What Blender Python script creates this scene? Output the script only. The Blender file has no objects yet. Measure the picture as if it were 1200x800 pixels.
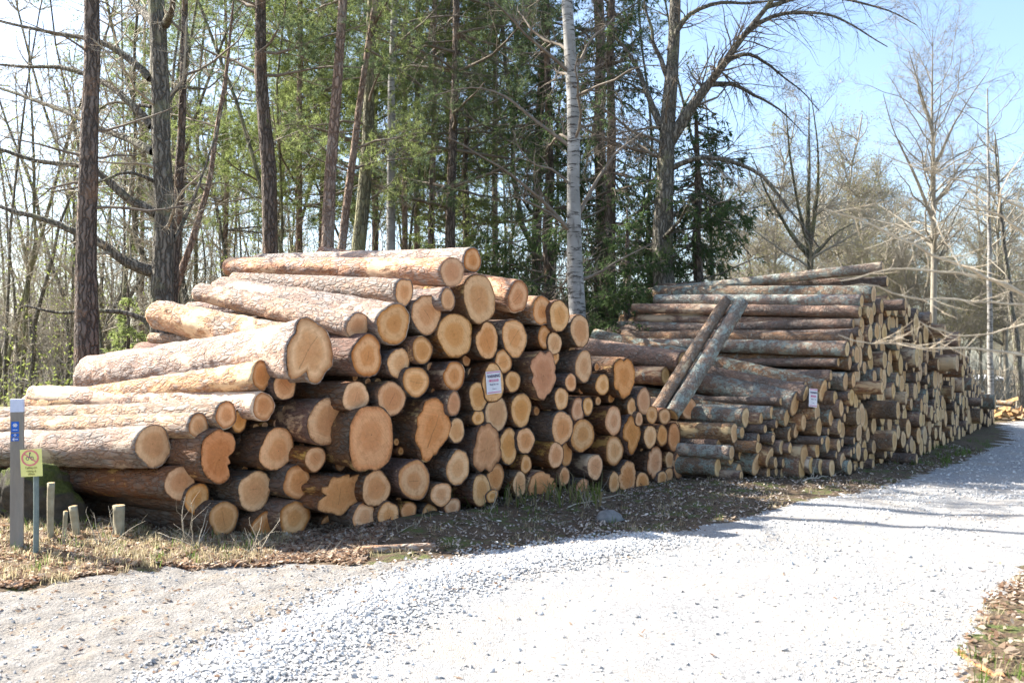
import bpy, math, random
import numpy as np
from mathutils import Vector, Matrix
R_ = math.radians
rng = np.random.default_rng(7)
random.seed(7)
SC = bpy.context.scene
COL = SC.collection

# ------------------------------------------------------------------ camera, sky, sun, exposure
F = 1050.0; CAMH = 1.6; PITCH = R_(-1.64)
cam = bpy.data.cameras.new("camera"); camo = bpy.data.objects.new("camera", cam); COL.objects.link(camo)
camo.location = (0, 0, CAMH); camo.rotation_euler = (R_(90) - PITCH, 0, 0)
cam.sensor_width = 36; cam.lens = 36 * F / 1200; cam.clip_start = .05; cam.clip_end = 900
cam.dof.use_dof = True; cam.dof.focus_distance = 9.5; cam.dof.aperture_fstop = 2.8
SC.camera = camo
SUN_AZ, SUN_EL = R_(-68), R_(43)
w = bpy.data.worlds.new("World"); SC.world = w; w.use_nodes = True
nt = w.node_tree; bg = nt.nodes['Background']; bg.inputs[1].default_value = 0.105
sky = nt.nodes.new('ShaderNodeTexSky'); sky.sky_type = 'NISHITA'; sky.sun_disc = False
sky.sun_elevation = SUN_EL; sky.sun_rotation = SUN_AZ; sky.air_density = 1.05; sky.dust_density = 1.8; sky.ozone_density = 2.2
nt.links.new(sky.outputs[0], bg.inputs[0])
sl = bpy.data.lights.new("sun", 'SUN'); sl.energy = 5.0; sl.angle = R_(.5); sl.color = (1, .95, .87)
so = bpy.data.objects.new("sun", sl); COL.objects.link(so)
sd = Vector((math.sin(SUN_AZ) * math.cos(SUN_EL), math.cos(SUN_AZ) * math.cos(SUN_EL), math.sin(SUN_EL)))
so.rotation_euler = sd.to_track_quat('Z', 'Y').to_euler(); so.location = sd * 40
SC.view_settings.view_transform = 'Standard'; SC.view_settings.look = 'None'
SC.view_settings.exposure = 1.8; SC.view_settings.gamma = 1
SC.cycles.max_bounces = 5; SC.cycles.diffuse_bounces = 3; SC.cycles.transparent_max_bounces = 6

# ------------------------------------------------------------------ picture <-> place
def ray(px, py):
    a, b = (px - 600) / F, (400 - py) / F
    return np.array([a, math.cos(PITCH) + b * math.sin(PITCH), -math.sin(PITCH) + b * math.cos(PITCH)])
def atY(px, py, Y):
    r = ray(px, py); return np.array([0, 0, CAMH]) + r * (Y / r[1])
def ground(px, py, z=0.):
    r = ray(px, py); return np.array([0, 0, CAMH]) + r * ((z - CAMH) / r[2])

# ------------------------------------------------------------------ mesh helpers
def mk(name, V, faces, mats=(), midx=None, smooth=True, parent=None, uv=None, link=True):
    """faces: list of (n,k) int arrays"""
    me = bpy.data.meshes.new(name)
    V = np.asarray(V, np.float32).reshape(-1, 3)
    faces = [np.asarray(f, np.int32) for f in faces if len(f)]
    nl = sum(f.size for f in faces); nf = sum(len(f) for f in faces)
    me.vertices.add(len(V)); me.vertices.foreach_set("co", V.ravel())
    me.loops.add(nl); li = np.concatenate([f.ravel() for f in faces]); me.loops.foreach_set("vertex_index", li)
    me.polygons.add(nf)
    tot = np.concatenate([np.full(len(f), f.shape[1], np.int32) for f in faces])
    st = np.concatenate([[0], np.cumsum(tot)[:-1]]).astype(np.int32)
    me.polygons.foreach_set("loop_start", st)
    me.polygons.foreach_set("use_smooth", np.full(nf, smooth, bool))
    for m in mats: me.materials.append(m)
    if midx is not None: me.polygons.foreach_set("material_index", np.asarray(midx, np.int32))
    if uv is not None:
        l = me.uv_layers.new(name="UVMap"); l.data.foreach_set("uv", np.asarray(uv, np.float32)[li].ravel())
    me.update(calc_edges=True)
    o = bpy.data.objects.new(name, me)
    if link: COL.objects.link(o)
    if parent: o.parent = parent
    return o
def tag(o, label=None, cat=None, group=None, kind=None):
    if label: o['label'] = label
    if cat: o['category'] = cat
    if group: o['group'] = group
    if kind: o['kind'] = kind
    return o
def empty(name, loc=(0, 0, 0)):
    o = bpy.data.objects.new(name, None); o.location = tuple(float(c) for c in loc); o.empty_display_size = .1; COL.objects.link(o); return o
class MB:
    def __init__(s): s.V = []; s.F = {}; s.n = 0
    def add(s, V, faces):
        V = np.asarray(V, float).reshape(-1, 3)
        for f in faces:
            f = np.asarray(f, int)
            if len(f): s.F.setdefault(f.shape[1], []).append(f + s.n)
        s.V.append(V); s.n += len(V); return s
    def box(s, c, d, M=None):
        c = np.array(c, float); d = np.array(d, float) / 2
        V = np.array([[x, y, z] for x in (-1, 1) for y in (-1, 1) for z in (-1, 1)]) * d
        if M is not None: V = V @ np.array(M).T
        return s.add(V + c, [[(0, 1, 3, 2), (4, 6, 7, 5), (0, 4, 5, 1), (2, 3, 7, 6), (0, 2, 6, 4), (1, 5, 7, 3)]])
    def build(s, name, mat, parent=None, smooth=False):
        return mk(name, np.concatenate(s.V), [np.concatenate(v) for v in s.F.values()], [mat], smooth=smooth, parent=parent)
def nrm(a): return a / np.maximum(np.linalg.norm(a, axis=-1, keepdims=True), 1e-9)
def tubes(P, R, S=3, noise=0.):
    P = np.asarray(P, float); R = np.asarray(R, float); B, n, _ = P.shape
    T = np.empty_like(P); T[:, 1:-1] = P[:, 2:] - P[:, :-2]; T[:, 0] = P[:, 1] - P[:, 0]; T[:, -1] = P[:, -1] - P[:, -2]
    T = nrm(T); mt = nrm(T.mean(1))
    ref = np.where(np.abs(mt[:, 2:3]) > .75, [[1., .1, 0]], [[0, 0, 1.]])[:, None, :]
    U = nrm(np.cross(T, ref)); W = np.cross(T, U)
    a = np.arange(S) * 2 * math.pi / S
    RR = R[:, :, None]
    if noise: RR = RR * (1 + rng.normal(0, noise, (B, n, S)))
    V = P[:, :, None, :] + RR[..., None] * (U[:, :, None, :] * np.cos(a)[:, None] + W[:, :, None, :] * np.sin(a)[:, None])
    i = np.arange(B)[:, None, None] * n * S + np.arange(n - 1)[None, :, None] * S; k = np.arange(S)[None, None, :]; k2 = (k + 1) % S
    f = np.stack([i + k, i + k2, i + S + k2, i + S + k], -1).reshape(-1, 4)
    return V.reshape(-1, 3), f
def grow(S0, D, L, R0, n=5, wander=.15, grav=0., tip=.2):
    B = len(S0); P = np.zeros((B, n, 3)); P[:, 0] = S0; d = nrm(np.array(D, float))
    L = np.broadcast_to(L, (B,)); R0 = np.broadcast_to(R0, (B,))
    for i in range(1, n):
        d = nrm(d + rng.normal(0, wander, (B, 3)) + np.array([0, 0, grav]))
        P[:, i] = P[:, i - 1] + d * (L / (n - 1))[:, None]
    t = np.linspace(0, 1, n); return P, R0[:, None] * (1 - (1 - tip) * t)[None]
def kids(P, R, cnt, tmin=.2, tmax=1., ang=55, lf=.5, rf=.6, rmin=.003, n=4, wander=.2, grav=0., flat=0.):
    B, m, _ = P.shape; L = np.linalg.norm(np.diff(P, axis=1), axis=2).sum(1)
    pi = rng.choice(B, cnt, p=L / L.sum()); t = rng.uniform(tmin, tmax, cnt)
    x = t * (m - 1); i = np.minimum(x.astype(int), m - 2); fr = (x - i)[:, None]
    S0 = P[pi, i] * (1 - fr) + P[pi, i + 1] * fr; T = nrm(P[pi, i + 1] - P[pi, i])
    r = R[pi, i] * (1 - fr[:, 0]) + R[pi, i + 1] * fr[:, 0]
    q = rng.normal(0, 1, (cnt, 3)); q[:, 2] *= (1 - flat); q = nrm(q - (q * T).sum(1, keepdims=True) * T)
    a = np.radians(rng.normal(ang, 10, cnt))[:, None]
    D = T * np.cos(a) + q * np.sin(a)
    return grow(S0, D, L[pi] * lf * (1.15 - .6 * t) * rng.uniform(.5, 1.3, cnt), np.maximum(r * rf * rng.uniform(.6, 1, cnt), rmin), n, wander, grav)

# ------------------------------------------------------------------ materials
def mat(name, rough=.85):
    m = bpy.data.materials.new(name); m.use_nodes = True; nt = m.node_tree; b = nt.nodes['Principled BSDF']
    b.inputs['Roughness'].default_value = rough; b.inputs['Specular IOR Level'].default_value = .25
    return m, nt, b
class N:
    def __init__(s, nt): s.nt = nt
    def n(s, t, ins=None, **kw):
        x = s.nt.nodes.new(t)
        for k, v in kw.items(): setattr(x, k, v)
        for k, v in (ins or {}).items():
            if isinstance(v, bpy.types.NodeSocket): s.nt.links.new(v, x.inputs[k])
            else: x.inputs[k].default_value = v
        return x
    def coord(s, k='Object'): return s.n('ShaderNodeTexCoord').outputs[k]
    def map(s, v, sc=(1, 1, 1), loc=(0, 0, 0)): return s.n('ShaderNodeMapping', {'Vector': v, 'Scale': sc, 'Location': loc}).outputs[0]
    def noise(s, v, scale=5, det=4, rough=.6, dist=0): return s.n('ShaderNodeTexNoise', {'Vector': v, 'Scale': scale, 'Detail': det, 'Roughness': rough, 'Distortion': dist}).outputs[0]
    def ramp(s, f, stops, interp='LINEAR'):
        r = s.n('ShaderNodeValToRGB', {'Fac': f}); r.color_ramp.interpolation = interp; e = r.color_ramp.elements
        while len(e) > 1: e.remove(e[-1])
        for i, (p, c) in enumerate(stops):
            c = (c, c, c) if isinstance(c, (int, float)) else c
            if i == 0: e[0].position = p; e[0].color = (*c, 1)
            else: q = e.new(p); q.color = (*c, 1)
        return r.outputs[0]
    def mix(s, f, a, b, bt='MIX'):
        x = s.n('ShaderNodeMix', data_type='RGBA', blend_type=bt)
        for i, v in ((0, f), (6, a), (7, b)):
            if isinstance(v, bpy.types.NodeSocket): s.nt.links.new(v, x.inputs[i])
            else: x.inputs[i].default_value = v if i == 0 else (*v, 1) if isinstance(v, tuple) and len(v) == 3 else v
        return x.outputs[2]
    def m(s, op, a, b=0., c=0.): return s.n('ShaderNodeMath', {0: a, 1: b, 2: c}, operation=op).outputs[0]
    def rand(s): return s.n('ShaderNodeObjectInfo').outputs['Random']
    def isl(s): return s.n('ShaderNodeNewGeometry').outputs['Random Per Island']
    def hsv(s, c, h=.5, sat=1., v=1.): return s.n('ShaderNodeHueSaturation', {'Color': c, 'Hue': h, 'Saturation': sat, 'Value': v}).outputs[0]
    def out(s, b, col, bump=None, st=.5, dist=.01):
        s.nt.links.new(col, b.inputs['Base Color'])
        if bump is not None:
            x = s.n('ShaderNodeBump', {'Height': bump, 'Strength': st, 'Distance': dist}); s.nt.links.new(x.outputs[0], b.inputs['Normal'])

def log_bark(name, plate, plate2, inner, bare, bare_amt, lichen=None, lich_amt=.0, long=.35):
    m, nt, b = mat(name, .9); k = N(nt); co = k.coord(); rd = k.rand()
    off = k.n('ShaderNodeVectorMath', {0: co, 1: k.n('ShaderNodeCombineXYZ', {0: k.m('MULTIPLY', rd, 37.), 1: k.m('MULTIPLY', rd, 11.), 2: 0.}).outputs[0]}, operation='ADD').outputs[0]
    st = k.map(off, (long, 1, 1))
    warp = k.n('ShaderNodeVectorMath', {0: st, 1: k.n('ShaderNodeVectorMath', {0: k.n('ShaderNodeTexNoise', {'Vector': st, 'Scale': 14., 'Detail': 4.}).outputs[1], 'Scale': .11}, operation='SCALE').outputs[0]}, operation='ADD').outputs[0]
    vo = k.n('ShaderNodeTexVoronoi', {'Vector': warp, 'Scale': 20.}, feature='DISTANCE_TO_EDGE').outputs[0]
    vc = k.n('ShaderNodeTexVoronoi', {'Vector': warp, 'Scale': 20.}).outputs['Color']
    fine = k.noise(st, 60, 5, .7)
    col = k.mix(k.n('ShaderNodeSeparateColor', {0: vc}).outputs[0], plate, plate2)
    col = k.mix(k.ramp(vo, [(0, .8), (.16, 0.)]), col, tuple(c * .6 for c in inner))
    col = k.mix(k.ramp(fine, [(.35, .55), (.75, 0.)]), col, tuple(c * .45 for c in plate))
    big = k.noise(k.map(off, (.55, 1, 1)), 3.2, 6, .68, .4)
    fl = k.noise(k.map(off, (.8, 3, 3)), 16, 4, .75); thr = k.m('ADD', k.m('ADD', big, k.m('MULTIPLY', k.m('SUBTRACT', fl, .5), .22)), k.m('MULTIPLY', k.m('SUBTRACT', rd, .5), .12))
    red = k.ramp(thr, [(.44, 0.), (.56, 1.)])
    col = k.mix(k.m('MULTIPLY', red, .75), col, inner)
    bm = k.ramp(thr, [(.585 - bare_amt, 0.), (.645 - bare_amt, 1.)])
    bcol = k.mix(k.noise(k.map(off, (1, 6, 6)), 5, 4, .6), bare, tuple(c * .62 for c in bare))
    col = k.mix(bm, col, bcol)
    if lichen:
        lm = k.ramp(k.noise(off, 7, 6, .75), [(.58 - lich_amt, 0.), (.66 - lich_amt, 1.)])
        col = k.mix(k.m('MULTIPLY', lm, .75), col, lichen)
    col = k.hsv(col, k.m('MULTIPLY_ADD', k.m('FRACT', k.m('MULTIPLY', rd, 17.7)), .016, .492), k.m('MULTIPLY_ADD', k.m('FRACT', k.m('MULTIPLY', rd, 9.1)), .5, .75), k.m('MULTIPLY_ADD', k.m('FRACT', k.m('MULTIPLY', rd, 5.3)), .45, .78))
    hgt = k.m('ADD', k.m('MULTIPLY', k.ramp(vo, [(0, 0.), (.2, 1.)]), k.m('SUBTRACT', 1., bm)), k.m('MULTIPLY', fine, .6))
    k.out(b, col, hgt, .8, .018); return m
BARK_LIT = log_bark('pine_bark_sunlit', (.31, .255, .215), (.48, .41, .36), (.44, .23, .135), (.70, .50, .34), .03)  # pine bark with sunlight put into its colour
BARK_LIT_PEELED = log_bark('pine_bark_sunlit_peeled', (.34, .27, .22), (.52, .43, .36), (.50, .26, .14), (.74, .54, .36), .08)  # more peeled pine bark, also brightened in colour as if sunlit
BARK_SHADE = log_bark('pine_bark_shaded', (.14, .108, .085), (.20, .155, .12), (.18, .085, .045), (.55, .34, .16), -.02)  # same pine bark with shade put into its colour, for covered logs
BARK_SPR = log_bark('spruce_bark', (.19, .145, .11), (.29, .225, .17), (.36, .20, .115), (.66, .48, .29), .035, (.33, .36, .31), .0, .8)
BARK_SPR2 = log_bark('spruce_bark_lichen', (.24, .21, .17), (.33, .29, .235), (.29, .175, .115), (.64, .47, .30), -.01, (.33, .385, .33), .09, .8)

def end_mat(name, heart, mid, sap, dirt):
    m, nt, b = mat(name, .8); k = N(nt); uv = k.coord('UV'); rd = k.rand()
    ob = k.coord(); o2 = k.n('ShaderNodeVectorMath', {0: ob, 1: k.n('ShaderNodeCombineXYZ', {0: k.m('MULTIPLY', rd, 9.), 1: 0., 2: 0.}).outputs[0]}, operation='ADD').outputs[0]
    wob = k.n('ShaderNodeVectorMath', {0: k.n('ShaderNodeTexNoise', {'Vector': o2, 'Scale': 5., 'Detail': 3.}).outputs[1], 'Scale': .16}, operation='SCALE').outputs[0]
    u2 = k.n('ShaderNodeVectorMath', {0: uv, 1: wob}, operation='ADD').outputs[0]
    u2 = k.n('ShaderNodeVectorMath', {0: u2, 1: (.08, .08, .08)}, operation='SUBTRACT').outputs[0]
    rho = k.n('ShaderNodeVectorMath', {0: u2}, operation='LENGTH').outputs['Value']
    hw = k.m('ADD', rho, k.m('MULTIPLY', k.m('SUBTRACT', k.m('FRACT', k.m('MULTIPLY', rd, 7.3)), .5), .3))
    col = k.ramp(hw, [(0, heart), (.34, mid), (.50, mid), (.68, sap), (.92, sap), (1, mid)])
    rings = k.m('SINE', k.m('MULTIPLY', rho, 95.)); rings2 = k.m('SINE', k.m('MULTIPLY', k.m('ADD', rho, k.m('MULTIPLY', k.noise(o2, 9, 2), .06)), 31.))
    col = k.mix(k.m('MULTIPLY_ADD', rings, .06, .06), col, tuple(c * .62 for c in mid))
    col = k.mix(k.m('MULTIPLY_ADD', rings2, .05, .05), col, tuple(c * .55 for c in mid))
    # saw marks, blotches, drying checks
    saw = k.noise(k.map(o2, (1, 3, 30)), 7, 4, .7)
    col = k.mix(k.ramp(saw, [(.3, .28), (.6, 0.)]), col, tuple(c * .6 for c in mid))
    bl = k.noise(o2, 14, 5, .7); col = k.mix(k.ramp(bl, [(.5, 0.), (.72, .6)]), col, dirt)
    ang = k.n('ShaderNodeMath', {0: k.n('ShaderNodeSeparateXYZ', {0: u2}).outputs[0], 1: k.n('ShaderNodeSeparateXYZ', {0: u2}).outputs[1]}, operation='ARCTAN2').outputs[0]
    a2 = k.m('ADD', k.m('MULTIPLY', ang, .159), k.m('FRACT', k.m('MULTIPLY', rd, 13.7)))
    cr = k.m('ABSOLUTE', k.m('SUBTRACT', k.m('FRACT', k.m('MULTIPLY', a2, 2.)), .5))
    crm = k.m('MULTIPLY', k.m('LESS_THAN', k.m('MULTIPLY', cr, rho), k.m('MULTIPLY', k.noise(ob, 12, 4), .012)), k.m('LESS_THAN', rho, k.m('MULTIPLY_ADD', k.m('FRACT', k.m('MULTIPLY', rd, 5.1)), 1.6, -.95)))
    col = k.mix(k.m('MULTIPLY', crm, .55), col, tuple(c * .25 for c in mid))
    col = k.mix(k.m('MULTIPLY', k.ramp(k.noise(k.map(o2, (1, 1, 1)), 55, 5, .8), [(.45, .5), (.7, 0.)]), k.ramp(hw, [(.3, 1.), (.65, .35)])), col, tuple(c * .62 for c in heart))
    col = k.mix(k.m('MULTIPLY', k.ramp(rho, [(.72, 0.), (.97, .8)]), k.m('GREATER_THAN', k.m('FRACT', k.m('MULTIPLY', rd, 31.1)), .6)), col, tuple(c * .85 for c in dirt))
    col = k.mix(k.ramp(k.m('ADD', rho, k.m('MULTIPLY', k.m('SUBTRACT', k.noise(o2, 22, 5, .75), .5), .35)), [(.90, 0.), (1., .75)]), col, tuple(c * .55 for c in dirt))
    sa = k.m('MULTIPLY', rd, 6.283); sxy = k.n('ShaderNodeSeparateXYZ', {0: ob}); lin = k.m('ADD', k.m('MULTIPLY', sxy.outputs[1], k.m('COSINE', sa)), k.m('MULTIPLY', sxy.outputs[2], k.m('SINE', sa)))
    sm = k.noise(k.n('ShaderNodeCombineXYZ', {0: lin, 1: rd, 2: 0.}).outputs[0], 70, 3, .7); col = k.mix(k.ramp(sm, [(.35, .30), (.55, 0.)]), col, tuple(c * .62 for c in mid))
    pith = k.ramp(rho, [(.015, .8), (.04, 0.)]); col = k.mix(pith, col, tuple(c * .35 for c in mid))
    v = k.m('MULTIPLY_ADD', k.m('FRACT', k.m('MULTIPLY', rd, 3.7)), .25, 1.03)
    col = k.hsv(col, k.m('MULTIPLY_ADD', k.m('FRACT', k.m('MULTIPLY', rd, 21.3)), -.010, .501), k.m('MULTIPLY_ADD', rd, .14, 1.0), v)
    k.out(b, col, k.m('ADD', saw, k.m('MULTIPLY', rings, .12)), .5, .006); return m
END_P = end_mat('pine_cut_wood', (.71, .345, .155), (.73, .385, .18), (.82, .52, .29), (.40, .17, .065))
END_R = end_mat('burl_cut_wood', (.69, .335, .15), (.68, .32, .145), (.75, .40, .20), (.35, .14, .055))
END_S = end_mat('spruce_cut_wood', (.68, .45, .23), (.66, .42, .21), (.76, .55, .31), (.40, .22, .10))

def plain(name, cols, scale=6, rough=.85, st=(1, 1, 1), bump=.4, island=False, trans=False):
    m, nt, b = mat(name, rough); k = N(nt); co = k.map(k.coord(), st)
    f = k.isl() if island else k.noise(co, scale, 6, .7)
    n = len(cols); col = k.ramp(f, [((.25 + .5 * i / (n - 1)) if not island else i / (n - 1), c) for i, c in enumerate(cols)])
    if island: k.out(b, col)
    else: k.out(b, col, k.noise(co, scale * 4, 5, .7), bump, .01)
    if trans:
        t = k.n('ShaderNodeBsdfTranslucent', {'Color': col}); mx = k.n('ShaderNodeMixShader', {0: .58, 1: b.outputs[0], 2: t.outputs[0]})
        nt.links.new(mx.outputs[0], nt.nodes['Material Output'].inputs[0])
    return m
def trunk_bark(name, deep, mid, light, patch, pamt=0., st=.16, sc=16.):
    m, nt, b = mat(name, .92); k = N(nt); co = k.coord(); rd = k.rand()
    wv = k.n('ShaderNodeVectorMath', {0: k.n('ShaderNodeTexNoise', {'Vector': co, 'Scale': 7., 'Detail': 4.}).outputs[1], 'Scale': .12}, operation='SCALE').outputs[0]
    w2 = k.n('ShaderNodeVectorMath', {0: co, 1: wv}, operation='ADD').outputs[0]; mp = k.map(w2, (1, 1, st))
    ve = k.n('ShaderNodeTexVoronoi', {'Vector': mp, 'Scale': sc}, feature='DISTANCE_TO_EDGE').outputs[0]; n1 = k.noise(k.map(co, (1, 1, .3)), 22, 6, .75); n2 = k.noise(co, 2.2, 6, .7)
    col = k.ramp(n1, [(.3, mid), (.7, light)]); col = k.mix(k.ramp(ve, [(0, .9), (.2, 0.)]), col, deep)
    col = k.mix(k.ramp(n2, [(.52 - pamt, 0.), (.64 - pamt, .8)]), col, patch)
    k.out(b, col, k.m('ADD', k.ramp(ve, [(0, 0.), (.25, 1.)]), k.m('MULTIPLY', n1, .6)), 1., .03); return m
M_PINE = trunk_bark('pine_trunk_bark', (.05, .038, .03), (.15, .115, .092), (.26, .21, .17), (.27, .17, .11))
M_RED = trunk_bark('upper_pine_bark', (.12, .075, .052), (.30, .195, .14), (.42, .31, .235), (.38, .31, .25), .02, .3)
M_GREY = trunk_bark('grey_trunk_bark', (.06, .052, .04), (.165, .145, .115), (.27, .245, .20), (.23, .225, .13), .0)
M_OLIVE = trunk_bark('lichened_bark', (.06, .056, .036), (.17, .158, .10), (.26, .24, .16), (.28, .27, .14), .06)
M_TWIG = plain('dark_twig_bark', [(.10, .08, .062), (.19, .155, .12), (.28, .24, .18)], 5)
M_TWIGP = plain('pale_twig_bark', [(.26, .225, .165), (.38, .33, .25), (.48, .43, .33)], 4)
M_TWIGT = plain('tan_twig_bark', [(.34, .26, .18), (.50, .42, .31), (.62, .55, .42)], 14)
M_FAR = plain('far_twig_bark', [(.20, .175, .135), (.28, .25, .195), (.36, .325, .26)], 2)
def birch():
    m, nt, b = mat('birch_bark', .7); k = N(nt); co = k.coord()
    base = k.ramp(k.noise(co, 3, 5), [(.3, (.20, .19, .17)), (.7, (.38, .365, .335))])
    d = k.noise(k.map(co, (1.5, 1.5, 9)), 2.6, 5, .7); col = k.mix(k.ramp(d, [(.54, 0.), (.6, 1.)]), base, (.05, .042, .036))
    d2 = k.noise(k.map(co, (3, 3, .8)), 2.2, 4, .6); col = k.mix(k.ramp(d2, [(.58, 0.), (.68, .85)]), col, (.10, .09, .075))
    k.out(b, col, d, .5, .01); return m
M_BIRCH = birch()
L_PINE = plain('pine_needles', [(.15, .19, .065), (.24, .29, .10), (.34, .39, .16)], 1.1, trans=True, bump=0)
L_PINED = plain('shaded_pine_needles', [(.075, .11, .055), (.13, .175, .085), (.20, .25, .13)], 1.1, trans=True, bump=0)  # darker copy of the pine needles, shade put into the green
L_SPR = plain('spruce_needles', [(.05, .085, .035), (.085, .13, .05), (.14, .20, .075)], 1.3, trans=True, bump=0)
L_BUD = plain('fresh_buds', [(.22, .27, .07), (.30, .35, .10), (.36, .38, .15)], 3, trans=True, bump=0)

# ------------------------------------------------------------------ terrain
def sn(x, y, s, seed=0):
    r = np.random.default_rng(seed); v = 0
    for i in range(7):
        a = r.uniform(0, 6.28); f = s * r.uniform(.6, 1.8); v = v + np.sin((x * math.cos(a) + y * math.sin(a)) * f + r.uniform(0, 6.28))
    return v / 3.2
PF = [(-60, 7.6), (60, 7.85), (150, 8.05), (240, 8.2), (330, 8.5), (430, 8.85), (520, 9.6), (600, 10.45), (700, 11.4), (760, 12.1), (820, 13.2), (870, 14.2)]
W1 = [np.array([(p - 600) / F * z, z]) for p, z in PF]
W2 = [np.array(p) for p in ((2.6, 12.45), (3.2, 12.5), (4.2, 12.85), (4.95, 13.2), (6.0, 14.6), (7.2, 16.0), (8.1, 17.2), (10.6, 21.0), (12.8, 24.2), (15, 27.4))]
def G(*pts): return [tuple(ground(a, b)[:2]) for a, b in pts]
ROAD = G((110, 830), (165, 800), (245, 774), (310, 750), (352, 722), (415, 700), (470, 680), (540, 660), (620, 647), (700, 640), (765, 628), (820, 618), (880, 604), (940, 588), (1000, 578), (1060, 562), (1110, 546), (1150, 531), (1182, 515), (1178, 505), (1172, 499)) + \
       [(24, 38), (60, 80), (70, 78), (34, 42), (17, 22), (8.5, 12), (5.2, 8.6)] + G((1205, 672), (1158, 700), (1140, 745), (1118, 805)) + [(1.9, 3.5), (1.4, -6), (-6, -6), (-2.6, 3.5)]
TRACK = [(-30, -8), (-30, 5.5)] + G((-60, 716), (0, 706), (100, 688), (210, 668), (330, 664), (420, 664), (520, 655), (600, 652), (620, 690), (520, 700), (200, 830)) + [(-1, -8)]
def inpoly(x, y, poly):
    c = np.zeros(np.shape(x), bool); n = len(poly)
    for i in range(n):
        x1, y1 = poly[i]; x2, y2 = poly[(i + 1) % n]
        if y1 == y2: continue
        c ^= ((y1 > y) != (y2 > y)) & (x < (x2 - x1) * (y - y1) / (y2 - y1) + x1)
    return c
def dpoly(x, y, poly):
    d = np.full(np.shape(x), 1e9); n = len(poly)
    for i in range(n):
        a = np.array(poly[i]); e = np.array(poly[(i + 1) % n]) - a
        t = np.clip(((x - a[0]) * e[0] + (y - a[1]) * e[1]) / (e @ e + 1e-9), 0, 1)
        d = np.minimum(d, np.hypot(x - a[0] - t * e[0], y - a[1] - t * e[1]))
    return np.where(inpoly(x, y, poly), d, -d)
RIDGE = G((215, 815), (320, 765), (410, 720), (480, 690), (560, 668), (650, 650), (760, 632))
def gh(x, y):
    x = np.asarray(x, float); y = np.asarray(y, float)
    z = .012 * sn(x, y, 2.2, 1) + .006 * sn(x, y, 9, 2)
    d = dpoly(x, y, ROAD); off = np.clip(-d, 0, 1.5)
    z = z + np.where(d < 0, .03 * off * (1 + .8 * sn(x, y, 3, 3)) + .012 * np.clip(off * 4, 0, 1) * sn(x, y, 17, 4), 0)
    z = z + .16 * np.clip((-x - 3.3) / 1.6, 0, 1) * np.clip((y - 6.3) / 1.5, 0, 1)      # raised verge on the left
    z = z - .016 * (np.exp(-((d - 1.35) / .25) ** 2) + np.exp(-((d - 2.9) / .28) ** 2)) * (y < 60)
    rd = np.full(np.shape(x), 1e9)
    for a, b in zip(RIDGE[:-1], RIDGE[1:]):
        a = np.array(a); e = np.array(b) - a; t = np.clip(((x - a[0]) * e[0] + (y - a[1]) * e[1]) / (e @ e), 0, 1)
        rd = np.minimum(rd, np.hypot(x - a[0] - t * e[0], y - a[1] - t * e[1]))
    z = z + .045 * np.exp(-(rd / .28) ** 2)
    far = np.clip((y - 24) / 30, 0, 1); z = z + .25 * far * sn(x, y, .12, 5) - .9 * np.clip((y - 45) / 25, 0, 1) * np.clip((x - 15) / 20, 0, 1)
    return z
xs = np.concatenate([[-400, -200, -110, -70], np.linspace(-48, -9, 60)[:-1], np.linspace(-9, -5, 40)[:-1], np.linspace(-5, 5.5, 230)[:-1], np.linspace(5.5, 14, 90)[:-1], np.linspace(14, 50, 60), [70, 110, 200, 400]])
ys = np.concatenate([[-60, -20, -6, -2], np.linspace(0, 3.8, 14)[:-1], np.linspace(3.8, 11, 200)[:-1], np.linspace(11, 18, 90)[:-1], np.linspace(18, 60, 50), [75, 100, 150, 250, 500, 800]])
X, Y = np.meshgrid(xs, ys); Z = gh(X, Y)
nx, ny = len(xs), len(ys); V = np.stack([X, Y, Z], -1).reshape(-1, 3)
ii, jj = np.meshgrid(np.arange(nx - 1), np.arange(ny - 1)); q = (jj * nx + ii).ravel()
quads = np.stack([q, q + 1, q + nx + 1, q + nx], 1)
cx = V[quads].mean(1)
nzx = cx[:, 0] + .07 * sn(cx[:, 0], cx[:, 1], 7, 8) + .03 * sn(cx[:, 0], cx[:, 1], 22, 9); nzy = cx[:, 1] + .07 * sn(cx[:, 0], cx[:, 1], 7, 10) + .03 * sn(cx[:, 0], cx[:, 1], 22, 11)
inr = inpoly(nzx, nzy, ROAD); intk = inpoly(nzx, nzy, TRACK) & ~inr
def soil(name, cols, sc=7, bump=.8, extra=None):
    m, nt, b = mat(name, .95); k = N(nt); co = k.coord()
    n1 = k.noise(co, .9, 6, .7); n2 = k.noise(co, sc, 7, .78)
    col = k.ramp(n2, [(.28 + .44 * i / (len(cols) - 1), c) for i, c in enumerate(cols)])
    col = k.mix(k.m('MULTIPLY', k.ramp(n1, [(.35, 0.), (.65, 1.)]), .5), col, cols[0])
    if extra: col = k.mix(k.ramp(k.noise(co, 2.3, 6, .75), [(.52, 0.), (.62, 1.)]), col, extra)
    v = k.n('ShaderNodeTexVoronoi', {'Vector': co, 'Scale': 45.}).outputs[0]
    k.out(b, col, k.m('ADD', k.noise(co, 30, 6, .8), k.m('MULTIPLY', v, .5)), bump, .03); return m
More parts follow.
